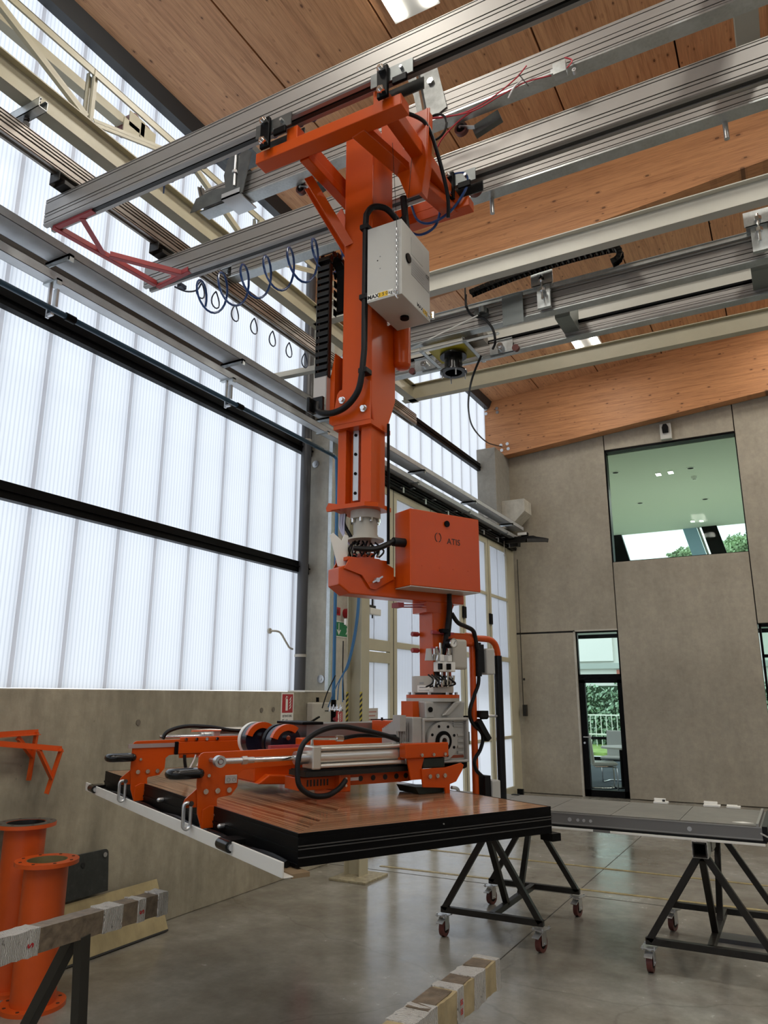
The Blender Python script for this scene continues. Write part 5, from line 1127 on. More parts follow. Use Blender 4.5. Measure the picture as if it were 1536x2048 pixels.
# rubber seals with a slight wave, white rail clipped on with two black clips
pts = [(-.020, .04 + (L_ - .04) * i / 40, .006 + .006 * math.sin(i * .8)) for i in range(41)]
PB(MB().tube(pts, .012, 8), 'rubber_seal', RUBBER, smooth=True)
PB(MB().tube([(x - .022, y, z - .004 - .003 * math.sin(y * 9)) for x, y, z in pts], .010, 8), 'rubber_seal', RUBBER, smooth=True)
PB(MB().box(-.088, -.080, -.06, 2.70, -.012, .036).box(-.080, -.045, -.06, 2.70, -.014, -.010), 'white_rail', WHITEPL, bevel=.002)
PB(MB().box(-.045, .02, -.05, 2.66, -.020, -.006), 'brown_underlay', simple('brown_cork_strip', (.26, .18, .10), .7))
for b in (.40, 2.48):
    PB(MB().cyl((-.092, b - .04, .018), (-.092, b + .06, .018), .021, n=16).box(-.092, -.03, b - .035, b + .055, .022, .040), 'rail_clip', PLASTIC, smooth=True)
    PB(MB().cyl((-.092, b - .055, .018), (-.092, b - .035, .018), .012, n=12), 'clip_pin', STEEL, smooth=True)
for b, z in ((.86, .062), (.40 + .25, .045), (1.45, .06)):
    PB(MB().cyl((-.020, b, z), (.0, b, z), .011, n=12).sphere((-.02, b, z), .011, 10, 6), 'edge_stud', STEEL, smooth=True)
PB(MB().cyl((.62, -.004, .085), (.62, 0, .085), .003, n=8), 'edge_screw', STEEL)
PB(MB().box(W_ + .0, W_ + .02, .04, .10, .02, .06).box(W_ - .02, W_ + .03, -.02, .05, -.03, .0), 'edge_latch', BLACK)

# ------------------------------------------------------------------ trolleys on castors and the grey panel
def caster(x, y, rz, root):
    f = MB(); f.box(-.055, .055, -.045, .045, .138, .144).cyl((0, 0, .125), (0, 0, .138), .032, n=16)
    f.box(-.035, .025, -.026, -.022, .045, .127).box(-.035, .025, .022, .026, .045, .127).bar((-.03, 0, .12), (-.085, 0, .098), .05, .006).cyl((-.005, -.03, .055), (-.005, .03, .055), .008, n=8)
    for s in (-1, 1):
        for u in (-1, 1): f.cyl((s * .045, u * .035, .13), (s * .045, u * .035, .155), .006, n=6)
    R = Matrix.Translation((x, y, 0)) @ Matrix.Rotation(rz, 4, 'Z')
    m = MB(R); m.v = [R @ Vector(v) for v in f.v]; m.f = f.f; c = m.build('caster', STEEL, root, bevel=.001)
    m = MB(R).cyl((-.005, -.017, .055), (-.005, .017, .055), .055, n=24); m.build('wheel', WHEELR, c, smooth=True).location = (0, 0, 0)
    m = MB(R).cyl((-.005, -.0185, .055), (-.005, .0185, .055), .032, n=20); m.build('hub', BLACK, c, smooth=True).location = (0, 0, 0)
def dolly(x0, y0, label, castors=True, W=.71, D=.96, zt=.70, beam=None, bl=None):
    """A-frame trolley: front and back frames along x, a spine and two braces along y"""
    t = thing('panel_trolley', (0, 0, 0), label, 'trolley')
    zf = .175; s = .04; xm = x0 + W / 2
    m = MB()
    for y in (y0, y0 + D): m.box(x0 - .02, x0 + W + .02, y - s / 2, y + s / 2, zf - .02, zf + .02)
    m.box(xm - s / 2, xm + s / 2, y0, y0 + D, zf - .02, zf + .02); m.build('base_frame', BLACK_STEEL, t, bevel=.002)
    for y in (y0, y0 + D):
        for x in (x0, x0 + W): MB().bar((x, y, zf), (xm + (.02 if x > xm else -.02), y, zt), s, s, (0, 1, 0)).build('leg', BLACK_STEEL, t, bevel=.002)
    for y, ym in ((y0, y0 + .33), (y0 + D, y0 + D - .33)): MB().bar((xm, y, zt - .02), (xm, ym, zf), s, s, (0, 1, 0)).build('brace', BLACK_STEEL, t, bevel=.002)
    if castors:
        for x in (x0, x0 + W):
            for y in (y0, y0 + D): caster(x, y, 1.45 + random.uniform(-.18, .18), t)
    return t
def hollow_beam(m, xm, ya, yb, z0, z1, w=.08):
    h = w / 2; t = .006
    m.box(xm - h, xm + h, ya, yb, z0, z0 + t).box(xm - h, xm + h, ya, yb, z1 - t, z1).box(xm - h, xm - h + t, ya, yb, z0, z1).box(xm + h - t, xm + h, ya, yb, z0, z1); return m
ta1 = dolly(-2.415, 5.35, 'black A-frame trolley on castors below the wooden partition panel')
hollow_beam(MB(), -2.06, 5.25, 6.45, .70, .785).build('wrapped_beam', BLACK_STEEL, ta1)
ta2 = dolly(-1.0, 5.32, 'black A-frame trolley on castors at the right edge, wrapped tube on top')
hollow_beam(MB(), -.645, 5.24, 6.45, .70, .785).build('wrapped_beam', BLACK_STEEL, ta2)
for a, b in ((5.25, 5.42), (5.5, 5.7)): hollow_beam(MB(), -.645, a, b, .694, .791, .092).build('film_wrap', WRAP, ta2, bevel=.006)
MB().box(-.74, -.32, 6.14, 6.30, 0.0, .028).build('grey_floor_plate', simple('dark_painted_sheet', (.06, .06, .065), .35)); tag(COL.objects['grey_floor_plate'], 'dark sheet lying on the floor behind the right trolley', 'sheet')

gp = thing('grey_partition_panel', (-1.4, 5.66, .79), 'grey board-faced partition panel lying on the castor trolleys', 'panel')
px0, px1, py0, py1 = -2.62, -.29, 5.30, 6.04
MB().box(px0, px1, py0, py1, .815, .888).build('frame', GREYALU, gp, bevel=.002)
xs_ = [px0 + .01, -2.04, -1.615, -1.185, -.757, px1 - .012]
for a, b in zip(xs_[:-1], xs_[1:]): MB().box(a + .002, b - .002, py0 + .012, py1 - .012, .886, .897).build('stone_board', GREYTILE, gp)
MB().box(px0, px1, py0 - .004, py0 + .001, .82, .826).box(px0, px1, py0 - .003, py0 + .008, .886, .892).box(px1 - .03, px1 - .015, py0, py1, .888, .91).build('frame_lip', simple('light_grey_lip', (.34, .335, .32), .35, .6), gp)
MB().box(px0, px1 + .02, py0 + .01, py1 + .02, .800, .815).box(px1, px1 + .03, py0 + .01, py1 + .02, .81, .895).build('rubber_edge', RUBBER, gp)
MB().box(px0, px1 + .01, py0 - .012, py1, .787, .800).build('white_rail', WHITEPL, gp, bevel=.002)
MB().box(-1.30, -1.19, py0 - .014, py0, .788, .801).build('rail_gap', GREYALU, gp)
for x, r in ((-1.455, .013), (-1.40, .010), (-1.36, .010), (-1.315, .010), (-.70, .014)): MB().cyl((x, py0, .852), (x, py0 - .006, .852), r, n=16).cyl((x, py0 - .006, .852), (x, py0 - .010, .852), r * .5, n=8).build('edge_stud', STEEL, gp, smooth=True)
MB().add([(-.46, py0 + .10, .8985), (-.40, py0 + .07, .8985), (-.335, py0 + .10, .8985), (-.40, py0 + .14, .8985)], [(0, 1, 2, 3)]).prism([(-.46, py0 + .10), (-.40, py0 + .07), (-.335, py0 + .10), (-.40, py0 + .14)], (0, 0, .897), (1, 0, 0), (0, 1, 0), (0, 0, .001)).build('sticker', WHITEP, gp)
MB().cyl((px1 + .005, py0 + .03, .86), (px1 - .002, py0 + .03, .86), .008, n=8).bar((px1 - .01, py0 - .005, .86), (px1 + .03, py0 - .005, .84), .004, .01).build('end_latch', CHROME, gp)
for i, (x0, x1, lb) in enumerate(((-1.03, -.93, 'white clip with a dark knob on the far edge of the grey panel'), (-.69, -.58, 'longer white plastic spacer on the far edge of the grey panel'), (-.54, -.45, 'thin white spacer at the far right edge of the grey panel'))):
    t = thing('white_spacer', ((x0 + x1) / 2, 6.06, .9), lb, 'spacer')
    MB().box(x0, x1, 6.03, 6.09, .898, .912).box(x0, x1 - .02, 6.07, 6.09, .912, .93 if i < 2 else .916).build('spacer_body', WHITEPL, t, bevel=.002)
    if i == 0: MB().cyl((-.96, 6.05, .912), (-.96, 6.05, .925), .010, n=8).build('knob', INK, t)
MB().box(-2.1, -2.04, 5.98, 6.02, .897, .903).build('dark_grip_pad', BLACK); tag(COL.objects['dark_grip_pad'], 'small dark pad on the far edge of the grey panel', 'pad')

# foreground trestles with film-wrapped beams
def trestle(xm, ya, yb, yl, label, segs, skew=0.0):
    t = thing('wrapped_trestle', (0, 0, 0), label, 'trestle')
    def X(y): return xm + skew * (y - yb)
    def seg(a, b, g, mat, nm, jag=0):
        w = .035 + g; m = MB(); n = max(2, int((b - a) / .02)); vs = []
        for i in range(n + 1):
            y = a + (b - a) * i / n; r = (lambda: random.uniform(-jag, jag))
            vs += [(X(y) - w + r(), y, .722 - g + r()), (X(y) + w + r(), y, .722 - g + r()), (X(y) + w + r(), y, .80 + g + r()), (X(y) - w + r(), y, .80 + g + r())]
        fs = [(4 * i + k, 4 * i + (k + 1) % 4, 4 * i + 4 + (k + 1) % 4, 4 * i + 4 + k) for i in range(n) for k in range(4)] + [(0, 1, 2, 3), tuple(4 * n + k for k in (3, 2, 1, 0))]
        return m.add(vs, fs).build(nm, mat, t)
    seg(ya, yb, 0, BLACK_STEEL, 'steel_tube')
    for a, b, k in segs:
        if k == 'w': seg(a, b, .0075, WRAP, 'film_wrap', .0028)
        elif k == 'c': seg(a, b, .0035, CARD, 'brown_cover', .0008)
        elif k == 'k': seg(a, b, .0045, CARD2, 'beige_cover', .002)
    for yy in yl:
        for fx, fy in ((-.46, .0), (-.02, .08)):
            MB().bar((X(yy) + (-.02 if fx < -.1 else .02), yy, .73), (X(yy) + fx, yy + fy, .02), .045, .045, (0, 1, 0)).build('leg', simple('dark_olive_steel', (.035, .033, .028), .4, .3) if 'dark_olive_steel' not in bpy.data.materials else bpy.data.materials['dark_olive_steel'], t, bevel=.002)
    return t, X
tl, XLf = trestle(-2.615, .95, 2.72, (2.30, 1.2), 'wrapped beam trestle at the lower left in front of the orange pipes', [(.95, 1.45, 'c'), (1.45, 2.09, 'w'), (2.09, 2.38, 'c'), (2.38, 2.475, 'w'), (2.475, 2.555, 'c'), (2.555, 2.595, 'w'), (2.595, 2.665, 'c'), (2.665, 2.722, 'w')], .05)
for y in (2.055, 2.575): text('tape_print', 'S', .035, mframe((XLf(y) + .0455, y, .755), (0, 0, 1), (0, -1, 0)), REDP, tl, .0003, .001)
tr_, XRf = trestle(-1.02, .95, 2.61, (1.2,), 'wrapped beam trestle in the bottom foreground, torn brown and beige cover', [(.95, 1.5, 'k'), (1.5, 2.0, 'k'), (2.0, 2.14, 'w'), (2.14, 2.275, 'k'), (2.275, 2.32, 'w'), (2.32, 2.40, 'k'), (2.40, 2.485, 'w'), (2.485, 2.575, 'k'), (2.575, 2.612, 'w')], .03)
for a, b in ((2.10, 2.265), (2.325, 2.395), (2.49, 2.565)):
    MB().box(XRf(a) - .036, XRf(a) + .034, a, b, .805, .8075).build('brown_cover', CARD, tr_)
for z in (.745, .77): text('tape_print', 'SS', .02, mframe((XRf(2.3) + .0445, 2.298, z), (0, 1, 0), (0, 0, 1)), REDP, tr_, .0003, .0006)

# ------------------------------------------------------------------ flanged pipes, boards, brackets by the left wall
def flanged_pipe(x, y, h, label, inside, topmat, rad=.118, fr=.172):
    t = thing('flanged_pipe', (x, y, 0), label, 'pipe')
    m = MB(); m.ring((x, y, .02), (x, y, h - .02), rad, rad - .008, 40); m.build('pipe_body', ORANGE_DULL, t, smooth=True)
    MB().cyl((x, y, .0), (x, y, .022), fr, n=44).build('base_flange', ORANGE_DULL, t, smooth=True)
    MB().ring((x, y, h - .022), (x, y, h), fr, rad - .008, 44).build('top_flange', ORANGE_DULL, t, smooth=True)
    if topmat: MB().ring((x, y, h), (x, y, h + .002), fr - .002, rad - .006, 44).build('bare_flange_face', topmat, t, smooth=True)
    MB().ring((x, y, .03), (x, y, h - .001), rad - .0085, rad - .012, 40).build('pipe_lining', inside, t, smooth=True)
    for i in range(8):
        a = 2 * PI * (i + .5) / 8; r = (fr + rad) / 2
        MB().cyl((x + r * math.cos(a), y + r * math.sin(a), h + .0005), (x + r * math.cos(a), y + r * math.sin(a), h + .0025), .009, n=10).cyl((x + r * math.cos(a), y + r * math.sin(a), .0222), (x + r * math.cos(a), y + r * math.sin(a), .0235), .010, n=10).build('bolt_hole', simple('hole_dark', (.06, .02, .01), .7) if 'hole_dark' not in bpy.data.materials else bpy.data.materials['hole_dark'], t)
    return t
flanged_pipe(-3.89, 3.12, .745, 'shorter orange flanged pipe standing in front, all-orange rim', simple('olive_liner', (.20, .16, .07), .6), None)
flanged_pipe(-4.232, 3.215, .905, 'taller orange flanged pipe behind, bare grey rim', INK, simple('bare_grey_steel', (.12, .115, .10), .45, .3))
db = thing('dark_plate', (-4.35, 3.8, .35), 'scratched dark grey plate with rounded corner leaning on the left wall', 'plate')
kk = N('scratched_dark_plate'); f = kk.noise(kk.coord((1, 1, 1)), 18, 8, .75); kk.set(kk.ramp(f, [(.45, (.022, .025, .023)), (.62, (.035, .038, .035)), (.70, (.10, .10, .095))]), .45)
rc = [(-.26 + 0, 0), (.20, 0)] + [(.20 - .03 + .03 * math.cos(t), .27 - .03 + .03 * math.sin(t)) for t in [PI / 2 * i / 5 for i in range(6)]] + [(-.26, .27)]
o = MB().prism(rc, (0, 0, 0), (0, 1, 0), (0, 0, 1), (.018, 0, 0)).build('plate_body', kk.m, None, bevel=.002); o.parent = db; o.rotation_euler = (0, -.10, 0); o.location = (-.005, 0, .0)
for y, z in ((.165, .235), (-.02, .20)):
    o = MB().ring((.018, y, z), (.0195, y, z), .016, .009, 16).cyl((.018, y, z), (.0188, y, z), .009, n=12).build('plate_hole', STEEL if y > 0 else INK, None); o.parent = db; o.rotation_euler = (0, -.10, 0)
py = thing('plywood_board', (-4.22, 4.05, 0), 'stained yellowish plywood board leaning against the left wall near the floor', 'board')
o = MB().box(0, .018, -.55, .42, 0, .36).build('board_face', PLY, None); o.parent = py; o.rotation_euler = (0, -.42, 0)
o = MB().box(-.001, .019, -.55, .42, 0, .012).build('board_edge', INK, None); o.parent = py; o.rotation_euler = (0, -.42, 0)
def wall_bracket(pts, label):
    t = thing('wall_bracket', pts[0][0], label, 'bracket')
    for p, q in pts:
        MB().bar(p, q, .034, .005, (1, 0, 0)).build('bracket_bar', ORANGE_DULL, t)
        p, q = Vector(p), Vector(q); d = (q - p).normalized(); s = d.cross(Vector((1, 0, 0))) * .015
        MB().bar(p + s + Vector((.015, 0, 0)), q + s + Vector((.015, 0, 0)), .005, .03, (1, 0, 0)).build('bracket_flange', ORANGE_DULL, t)
wall_bracket([((-4.34, 2.75, 1.415), (-4.38, 3.34, 1.425)), ((-4.38, 3.33, 1.425), (-4.38, 3.31, 1.13)), ((-4.36, 3.18, 1.40), (-4.38, 3.31, 1.28))], 'smaller orange angle bracket hanging on the left wall, behind')
wall_bracket([((-4.30, 2.78, 1.40), (-4.30, 3.47, 1.315)), ((-4.30, 3.47, 1.315), (-4.30, 3.39, 1.045)), ((-4.28, 3.28, 1.325), (-4.29, 3.41, 1.14))], 'larger orange angle bracket hanging on the left wall, in front')

# ------------------------------------------------------------------ signs and fittings near the pillar
def sign(name, label, x, y0, y1, z0, z1, mat):
    t = thing(name, (x, (y0 + y1) / 2, z0), label, 'sign'); MB().box(x, x + .004, y0, y1, z0, z1).build('sign_plate', mat, t); return t
def rect(t, x, y0, y1, z0, z1, mat, nm='sign_field'): return MB().box(x, x + .0015, y0, y1, z0, z1).build(nm, mat, t)
def poly(t, x, pts, mat, nm='pictogram'): return MB().prism(pts, (x, 0, 0), (0, 1, 0), (0, 0, 1), (.001, 0, 0)).build(nm, mat, t)
s = sign('extinguisher_sign', 'white and red extinguisher sign on the low concrete wall', -4.408, 6.02, 6.225, 1.40, 1.69, WHITEP)
rect(s, -4.404, 6.035, 6.21, 1.50, 1.675, REDP)
def ext_pict(t, x, y, z, k):
    poly(t, x, [(y - .03 * k, z - .07 * k), (y + .005 * k, z - .07 * k), (y + .005 * k, z + .03 * k), (y - .005 * k, z + .045 * k), (y - .02 * k, z + .045 * k), (y - .03 * k, z + .03 * k)], WHITEP)
    poly(t, x, [(y - .045 * k, z + .03 * k), (y - .02 * k, z + .07 * k), (y + .01 * k, z + .055 * k), (y - .02 * k, z + .055 * k)], WHITEP)
    for i in range(4): poly(t, x, [(y + .025 * k, z - .06 * k + .028 * k * i), (y + .05 * k, z - .05 * k + .028 * k * i), (y + .065 * k, z - .02 * k + .028 * k * i), (y + .045 * k, z - .035 * k + .028 * k * i)], WHITEP)
ext_pict(s, -4.4025, 6.12, 1.59, 1.0)
text('sign_lettering', 'ESTINTORE', .030, mframe((-4.4035, 6.122, 1.468), (0, 1, 0), (0, 0, 1)), INK, s, .0003, .0006)
text('sign_lettering', 'N°', .030, mframe((-4.4035, 6.06, 1.43), (0, 1, 0), (0, 0, 1)), INK, s, .0003, .0006)
for y in (6.10, 6.12): rect(s, -4.404, y, y + .01, 1.42, 1.44, GREYINK, 'sign_print')
s = sign('exit_direction_sign', 'green escape route sign with white down arrow on the pillar', -4.569, 7.21, 7.60, 2.315, 2.50, WHITEP)
rect(s, -4.565, 7.225, 7.59, 2.328, 2.488, GREENP)
poly(s, -4.5635, [(7.30, 2.34), (7.345, 2.40), (7.325, 2.40), (7.306, 2.375), (7.306, 2.475), (7.294, 2.475), (7.294, 2.375), (7.275, 2.40), (7.255, 2.40)], WHITEP)
poly(s, -4.5635, [(7.45, 2.47), (7.56, 2.47), (7.56, 2.34), (7.50, 2.34), (7.50, 2.36), (7.54, 2.36), (7.54, 2.455), (7.45, 2.455)], WHITEP)
poly(s, -4.5635, [(7.46, 2.35), (7.50, 2.39), (7.49, 2.43), (7.47, 2.43), (7.475, 2.39), (7.45, 2.36)], WHITEP)
s = sign('fire_alarm_button', 'small red alarm call point on the pillar above the green sign', -4.569, 7.21, 7.33, 2.565, 2.655, REDP)
rect(s, -4.565, 7.24, 7.30, 2.58, 2.63, simple('dark_red_inset', (.2, .01, .01), .4))
bl = thing('alarm_beacon', (-4.5, 7.42, 2.6), 'round clear beacon with red base above the green sign', 'beacon')
MB().cyl((-4.57, 7.44, 2.60), (-4.49, 7.44, 2.60), .055, n=24).build('beacon_base', REDP, bl, smooth=True)
MB().sphere((-4.47, 7.44, 2.60), .06, 16, 10).build('beacon_lens', simple('clear_grey_lens', (.42, .40, .36), .15), bl, smooth=True)
dt = thing('wall_detector', (-4.55, 7.3, 2.85), 'white oval detector on the pillar above the beacon', 'detector')
MB().sphere((-4.56, 7.31, 2.855), .05, 14, 8, 1.1).build('detector_body', WHITEPL, dt, smooth=True)
MB().tube([(-4.565, 7.26, 3.5), (-4.565, 7.26, 2.9)], .006, 6).tube([(-4.565, 7.5, 4.4), (-4.565, 7.5, 2.66)], .008, 6).build('detector_cable', GREYPAINT, dt)
s = sign('hydrant_sign', 'small red sign with white pictogram low on the pillar', -4.569, 7.25, 7.41, 1.35, 1.515, REDP)
ext_pict(s, -4.5645, 7.335, 1.43, .8)
s = sign('door_notice', 'paper notice with red and grey print on the first door leaf', -4.527, 7.80, 8.16, 1.33, 1.52, simple('grey_paper', (.58, .55, .52), .6))
for i in range(3): rect(s, -4.523, 7.84, 8.12 - .03 * (i % 2), 1.47 - i * .045, 1.485 - i * .045, simple('faded_red_print', (.42, .20, .17), .6) if 'faded_red_print' not in bpy.data.materials else bpy.data.materials['faded_red_print'], 'notice_print')
jb = thing('junction_box', (-4.38, 6.63, 1.38), 'grey plastic box on the low wall beside the bright blue pipe', 'box')
MB().box(-4.41, -4.33, 6.46, 6.80, 1.30, 1.595).build('box_body', GREYPAINT, jb, bevel=.012)
MB().cyl((-4.37, 6.60, 1.60), (-4.37, 6.60, 1.645), .016, n=10).build('box_key', BLACK, jb); MB().box(-4.33, -4.328, 6.68, 6.76, 1.505, 1.515).build('box_label', INK, jb)
fe = thing('fire_extinguisher', (-4.30, 6.32, .9), 'extinguisher on the low wall, black valve lever showing above the gripper', 'extinguisher')
MB().cyl((-4.30, 6.32, .86), (-4.30, 6.32, 1.27), .075, n=24).sphere((-4.30, 6.32, 1.27), .075, 20, 10, .7).build('bottle', simple('red_extinguisher', (.45, .015, .015), .3), fe, smooth=True)
MB().cyl((-4.30, 6.32, 1.31), (-4.30, 6.32, 1.37), .018, n=10).bar((-4.30, 6.26, 1.37), (-4.28, 6.50, 1.455), .02, .014).bar((-4.30, 6.28, 1.36), (-4.28, 6.50, 1.36), .02, .012).tube(spline([(-4.30, 6.30, 1.36), (-4.28, 6.14, 1.35), (-4.28, 6.10, 1.2), (-4.28, 6.2, 1.0)], 5), .012, 6).build('valve_lever', BLACK, fe)
sw = thing('door_contact', (-4.47, 7.9, 2.68), 'white door contact box hanging at the door frame', 'switch')
MB().box(-4.50, -4.42, 7.78, 8.05, 2.62, 2.70).build('contact_body', WHITEPL, sw, bevel=.008); MB().box(-4.50, -4.44, 7.72, 7.95, 2.70, 2.735).cyl((-4.46, 7.9, 2.73), (-4.46, 7.9, 2.90), .012, n=8).cyl((-4.46, 7.9, 2.58), (-4.46, 7.9, 2.62), .01, n=6).build('contact_gland', BLACK_STEEL, sw)
bh = thing('air_hose_drop', (-4.1, 6.4, 2), 'bundle of thin blue hoses hanging in front of the cream column', 'hose')
B0 = [(-3.80, 6.46, 2.85), (-3.815, 6.46, 2.5), (-3.86, 6.46, 2.2), (-3.93, 6.46, 1.95)]
m = MB()
for k, (x1, z1, x2, z2) in enumerate(((-4.12, 1.75, -4.21, 1.55), (-4.08, 1.8, -4.10, 1.62), (-4.04, 1.85, -4.04, 1.60))):
    m.tube(spline([(x + .012 * (k - 1), y, z) for x, y, z in B0] + [(x1 + .06, 6.46, z1), (x2 + .06, 6.46, z2)], 6), .0055, 6)
m.build('hose', BLUEPIPE, bh, smooth=True)
MB().tube(spline([(-3.99, 6.47, 2.2), (-3.99, 6.47, 1.9), (-3.975, 6.47, 1.62)], 5), .006, 6).tube(spline([(-4.07, 6.46, 1.86), (-4.16, 6.46, 1.7), (-4.22, 6.46, 1.54)], 5), .006, 6).build('dark_hose', RUBBER, bh, smooth=True)
m = MB()
for i in range(8): m.cyl((-4.13 + .02 * i, 6.45, 1.51 + .012 * (i % 3)), (-4.125 + .02 * i, 6.46, 1.575 - .02 * (i % 2)), .0075, n=8)
m.tube([(-4.13, 6.46, 1.53), (-3.98, 6.46, 1.52)], .011, 8); m.build('quick_coupling', CHROME, bh, smooth=True)
MB().box(-3.965, -3.94, 6.44, 6.47, 2.36, 2.42).build('hose_label', WHITEPL, bh)
sc = thing('wall_siren', (-1.57, 13.5, 6.29), 'white box with black horn high on the back wall above the window', 'siren')
MB().box(-1.665, -1.475, 13.45, 13.54, 6.15, 6.44).build('siren_body', GREYBOX, sc, bevel=.006)
MB().prism([(-1.62, 6.26), (-1.52, 6.26), (-1.515, 6.36), (-1.54, 6.42), (-1.60, 6.42), (-1.625, 6.36)], (0, 13.40, 0), (1, 0, 0), (0, 0, 1), (0, .05, 0)).build('siren_horn', BLACK, sc, bevel=.008)
tag(MB().cyl((-4.40, 13.46, 1.95), (-4.40, 13.46, 1.99), .02, n=8).box(-4.43, -4.37, 13.40, 13.50, 1.32, 1.52).tube([(-4.43, 13.45, 4.2), (-4.43, 13.45, 1.5)], .008, 6).build('door_bolt', BLACK_STEEL), 'black bolt lock at the far end of the folding door', 'lock')
tag(MB().box(-4.45, -4.35, 12.98, 13.04, 0, .12).build('floor_stop', BLACK), 'small black floor stop at the foot of the last door leaf', 'door stop')

# ------------------------------------------------------------------ room and street behind the back wall
YO = 21.2
tag(MB().box(-6.5, 9, YB + .24, YO, 6.10, 6.3).build('ceiling_2', CEILP), kind='structure')
tag(MB().box(-6.5, 9, YB + .24, YO, 3.35, 3.75).build('ceiling_3', CEILP), kind='structure')
tag(MB().box(-6.5, 9, YB + .24, YO, 0.0, .012).build('floor_2', ROOMFLOOR), kind='structure')
tag(MB().box(-6.6, -6.4, YB + .24, YO, 0, 6.2).build('wall_side', HOUSEW), kind='structure')
w4 = bpy.data.objects.new('window_4', None); COL.objects.link(w4); tag(w4, kind='structure')
BLUEF = simple('pale_blue_blind', (.30, .45, .62), .6)
for x in (-4.27, -1.80, .65, 3.2):
    MB().prism([(x, 6.10), (x + .38, 6.10), (x + .93, 3.75), (x + .55, 3.75)], (0, YO - .1, 0), (1, 0, 0), (0, 0, 1), (0, .16, 0)).build('slanted_post', BLACK, w4)
MB().prism([(-2.27, 6.10), (-1.92, 6.10), (-1.52, 4.4), (-1.87, 4.4)], (0, YO - .06, 0), (1, 0, 0), (0, 0, 1), (0, .03, 0)).build('blind', BLUEF, w4)
MB().prism([(-1.91, 6.10), (-1.85, 6.10), (-1.45, 4.4), (-1.51, 4.4)], (0, YO - .06, 0), (1, 0, 0), (0, 0, 1), (0, .05, 0)).build('window_bar', simple('mid_grey_bar', (.25, .27, .28), .4), w4)
MB().box(-6.4, 9, YO - .02, YO, 3.9, 6.1).box(-6.4, 9, YO - .02, YO, .1, 3.3).build('pane', GLASS, w4)
MB().box(-6.4, 9, YO - .06, YO + .04, .55, .62).box(-6.4, 9, YO - .06, YO + .04, 0, .1).box(-6.4, 9, YO - .06, YO + .04, 3.25, 3.35).build('window_bar', BLACK, w4)
for k, (x, y) in enumerate(((-2.773, 14.95), (-1.391, 15.35), (-2.78, 17.72), (-1.395, 18.05))):
    t = thing('round_downlight', (x, y, 6.09), ['round dark downlight nearest the left edge of the upper window', 'round dark downlight beside the smoke detector', 'round dark downlight further back on the left, upper room', 'round dark downlight further back on the right, upper room'][k], 'downlight')
    MB().ring((x, y, 6.092), (x, y, 6.1), .09, .06, 20).build('downlight_ring', WHITEPL, t); MB().cyl((x, y, 6.094), (x, y, 6.1), .06, n=20).build('downlight_hole', BLACK, t)
for k, (x, y) in enumerate(((-2.02, 15.47), (-1.78, 15.44), (-1.92, 20.27), (-1.71, 20.32))):
    t = thing('square_led_lamp', (x, y, 6.08), ['left lamp of the nearer lit pair in the upper room', 'right lamp of the nearer lit pair in the upper room', 'left lamp of the farther lit pair in the upper room', 'right lamp of the farther lit pair in the upper room'][k], 'lamp')
    w = .055 if k < 2 else .05
    MB().box(x - w, x + w, y - w * 1.8, y + w * 1.8, 6.085, 6.1).build('lamp_frame', WHITEPL, t); MB().box(x - w * .85, x + w * .85, y - w * 1.6, y + w * 1.6, 6.082, 6.085).build('lamp_diffuser', LEDO, t)
t = thing('smoke_detector', (-1.40, 16.0, 6.05), 'small white smoke detector on the upper room ceiling', 'detector'); MB().cyl((-1.40, 16.0, 6.05), (-1.40, 16.0, 6.1), .05, .06, n=16).cyl((-1.40, 16.0, 6.02), (-1.40, 16.0, 6.05), .03, n=12).build('detector_body', WHITEPL, t, smooth=True)
# unseen area fills added to brighten both office rooms
for x, y, z, e in ((-1.5, 17.4, 3.3, 60), (-1.5, 17.4, 6.0, 60)):
    if e:
        ld = bpy.data.lights.new('office_fill', 'AREA'); ld.size = 3; ld.energy = e; lo = bpy.data.objects.new('office_fill', ld); COL.objects.link(lo); lo.location = (x, y, z)
# chairs and table seen through the glass door
def office_chair(x, y, rz, label):
    t = thing('cantilever_chair', (x, y, .012), label, 'chair', 'white cantilever chairs in the office'); t.rotation_euler = (0, 0, rz)
    def b(m, n, mat, **k): o = m.build(n, mat, None, **k); o.parent = t; return o
    b(MB().prism([(-.22, .43), (.20, .44), (.24, .47), (.20, .50), (-.20, .50)], (0, -.23, 0), (1, 0, 0), (0, 0, 1), (0, .46, 0)), 'seat', CHAIRW, bevel=.02)
    b(MB().prism([(-.22, .46), (-.17, .46), (-.22, .98), (-.26, .99), (-.28, .96)], (0, -.22, 0), (1, 0, 0), (0, 0, 1), (0, .44, 0)), 'backrest', CHAIRW, bevel=.02)
    b(MB().tube(spline([(-.18, -.21, .42), (.15, -.21, .42), (.20, -.21, .36), (.20, -.21, .08), (.15, -.21, .02), (-.2, -.21, .015), (-.25, -.15, .015), (-.25, .15, .015), (-.2, .21, .015), (.15, .21, .02), (.20, .21, .08), (.20, .21, .36), (.15, .21, .42), (-.18, .21, .42)], 5), .013, 8), 'frame', CHROME, smooth=True)
    return t
office_chair(-3.30, 14.5, .35, 'white chair seen from behind at the left of the glass door')
office_chair(-3.38, 15.9, -PI / 2 - .1, 'white chair on the far side of the office table')
office_chair(-2.62, 14.5, 2.9, 'white chair half hidden at the right frame of the glass door')
tt = thing('office_table', (-3.0, 15.0, .012), 'white round office table with black post behind the glass door', 'table')
MB().cyl((-2.9, 15.1, .72), (-2.9, 15.1, .75), .55, n=36).build('table_top', CHAIRW, tt, smooth=True); MB().cyl((-3.08, 15.1, .03), (-3.08, 15.1, .72), .045, n=16).cyl((-3.08, 15.1, .012), (-3.08, 15.1, .03), .25, n=24).build('table_post', BLACK, tt, smooth=True)

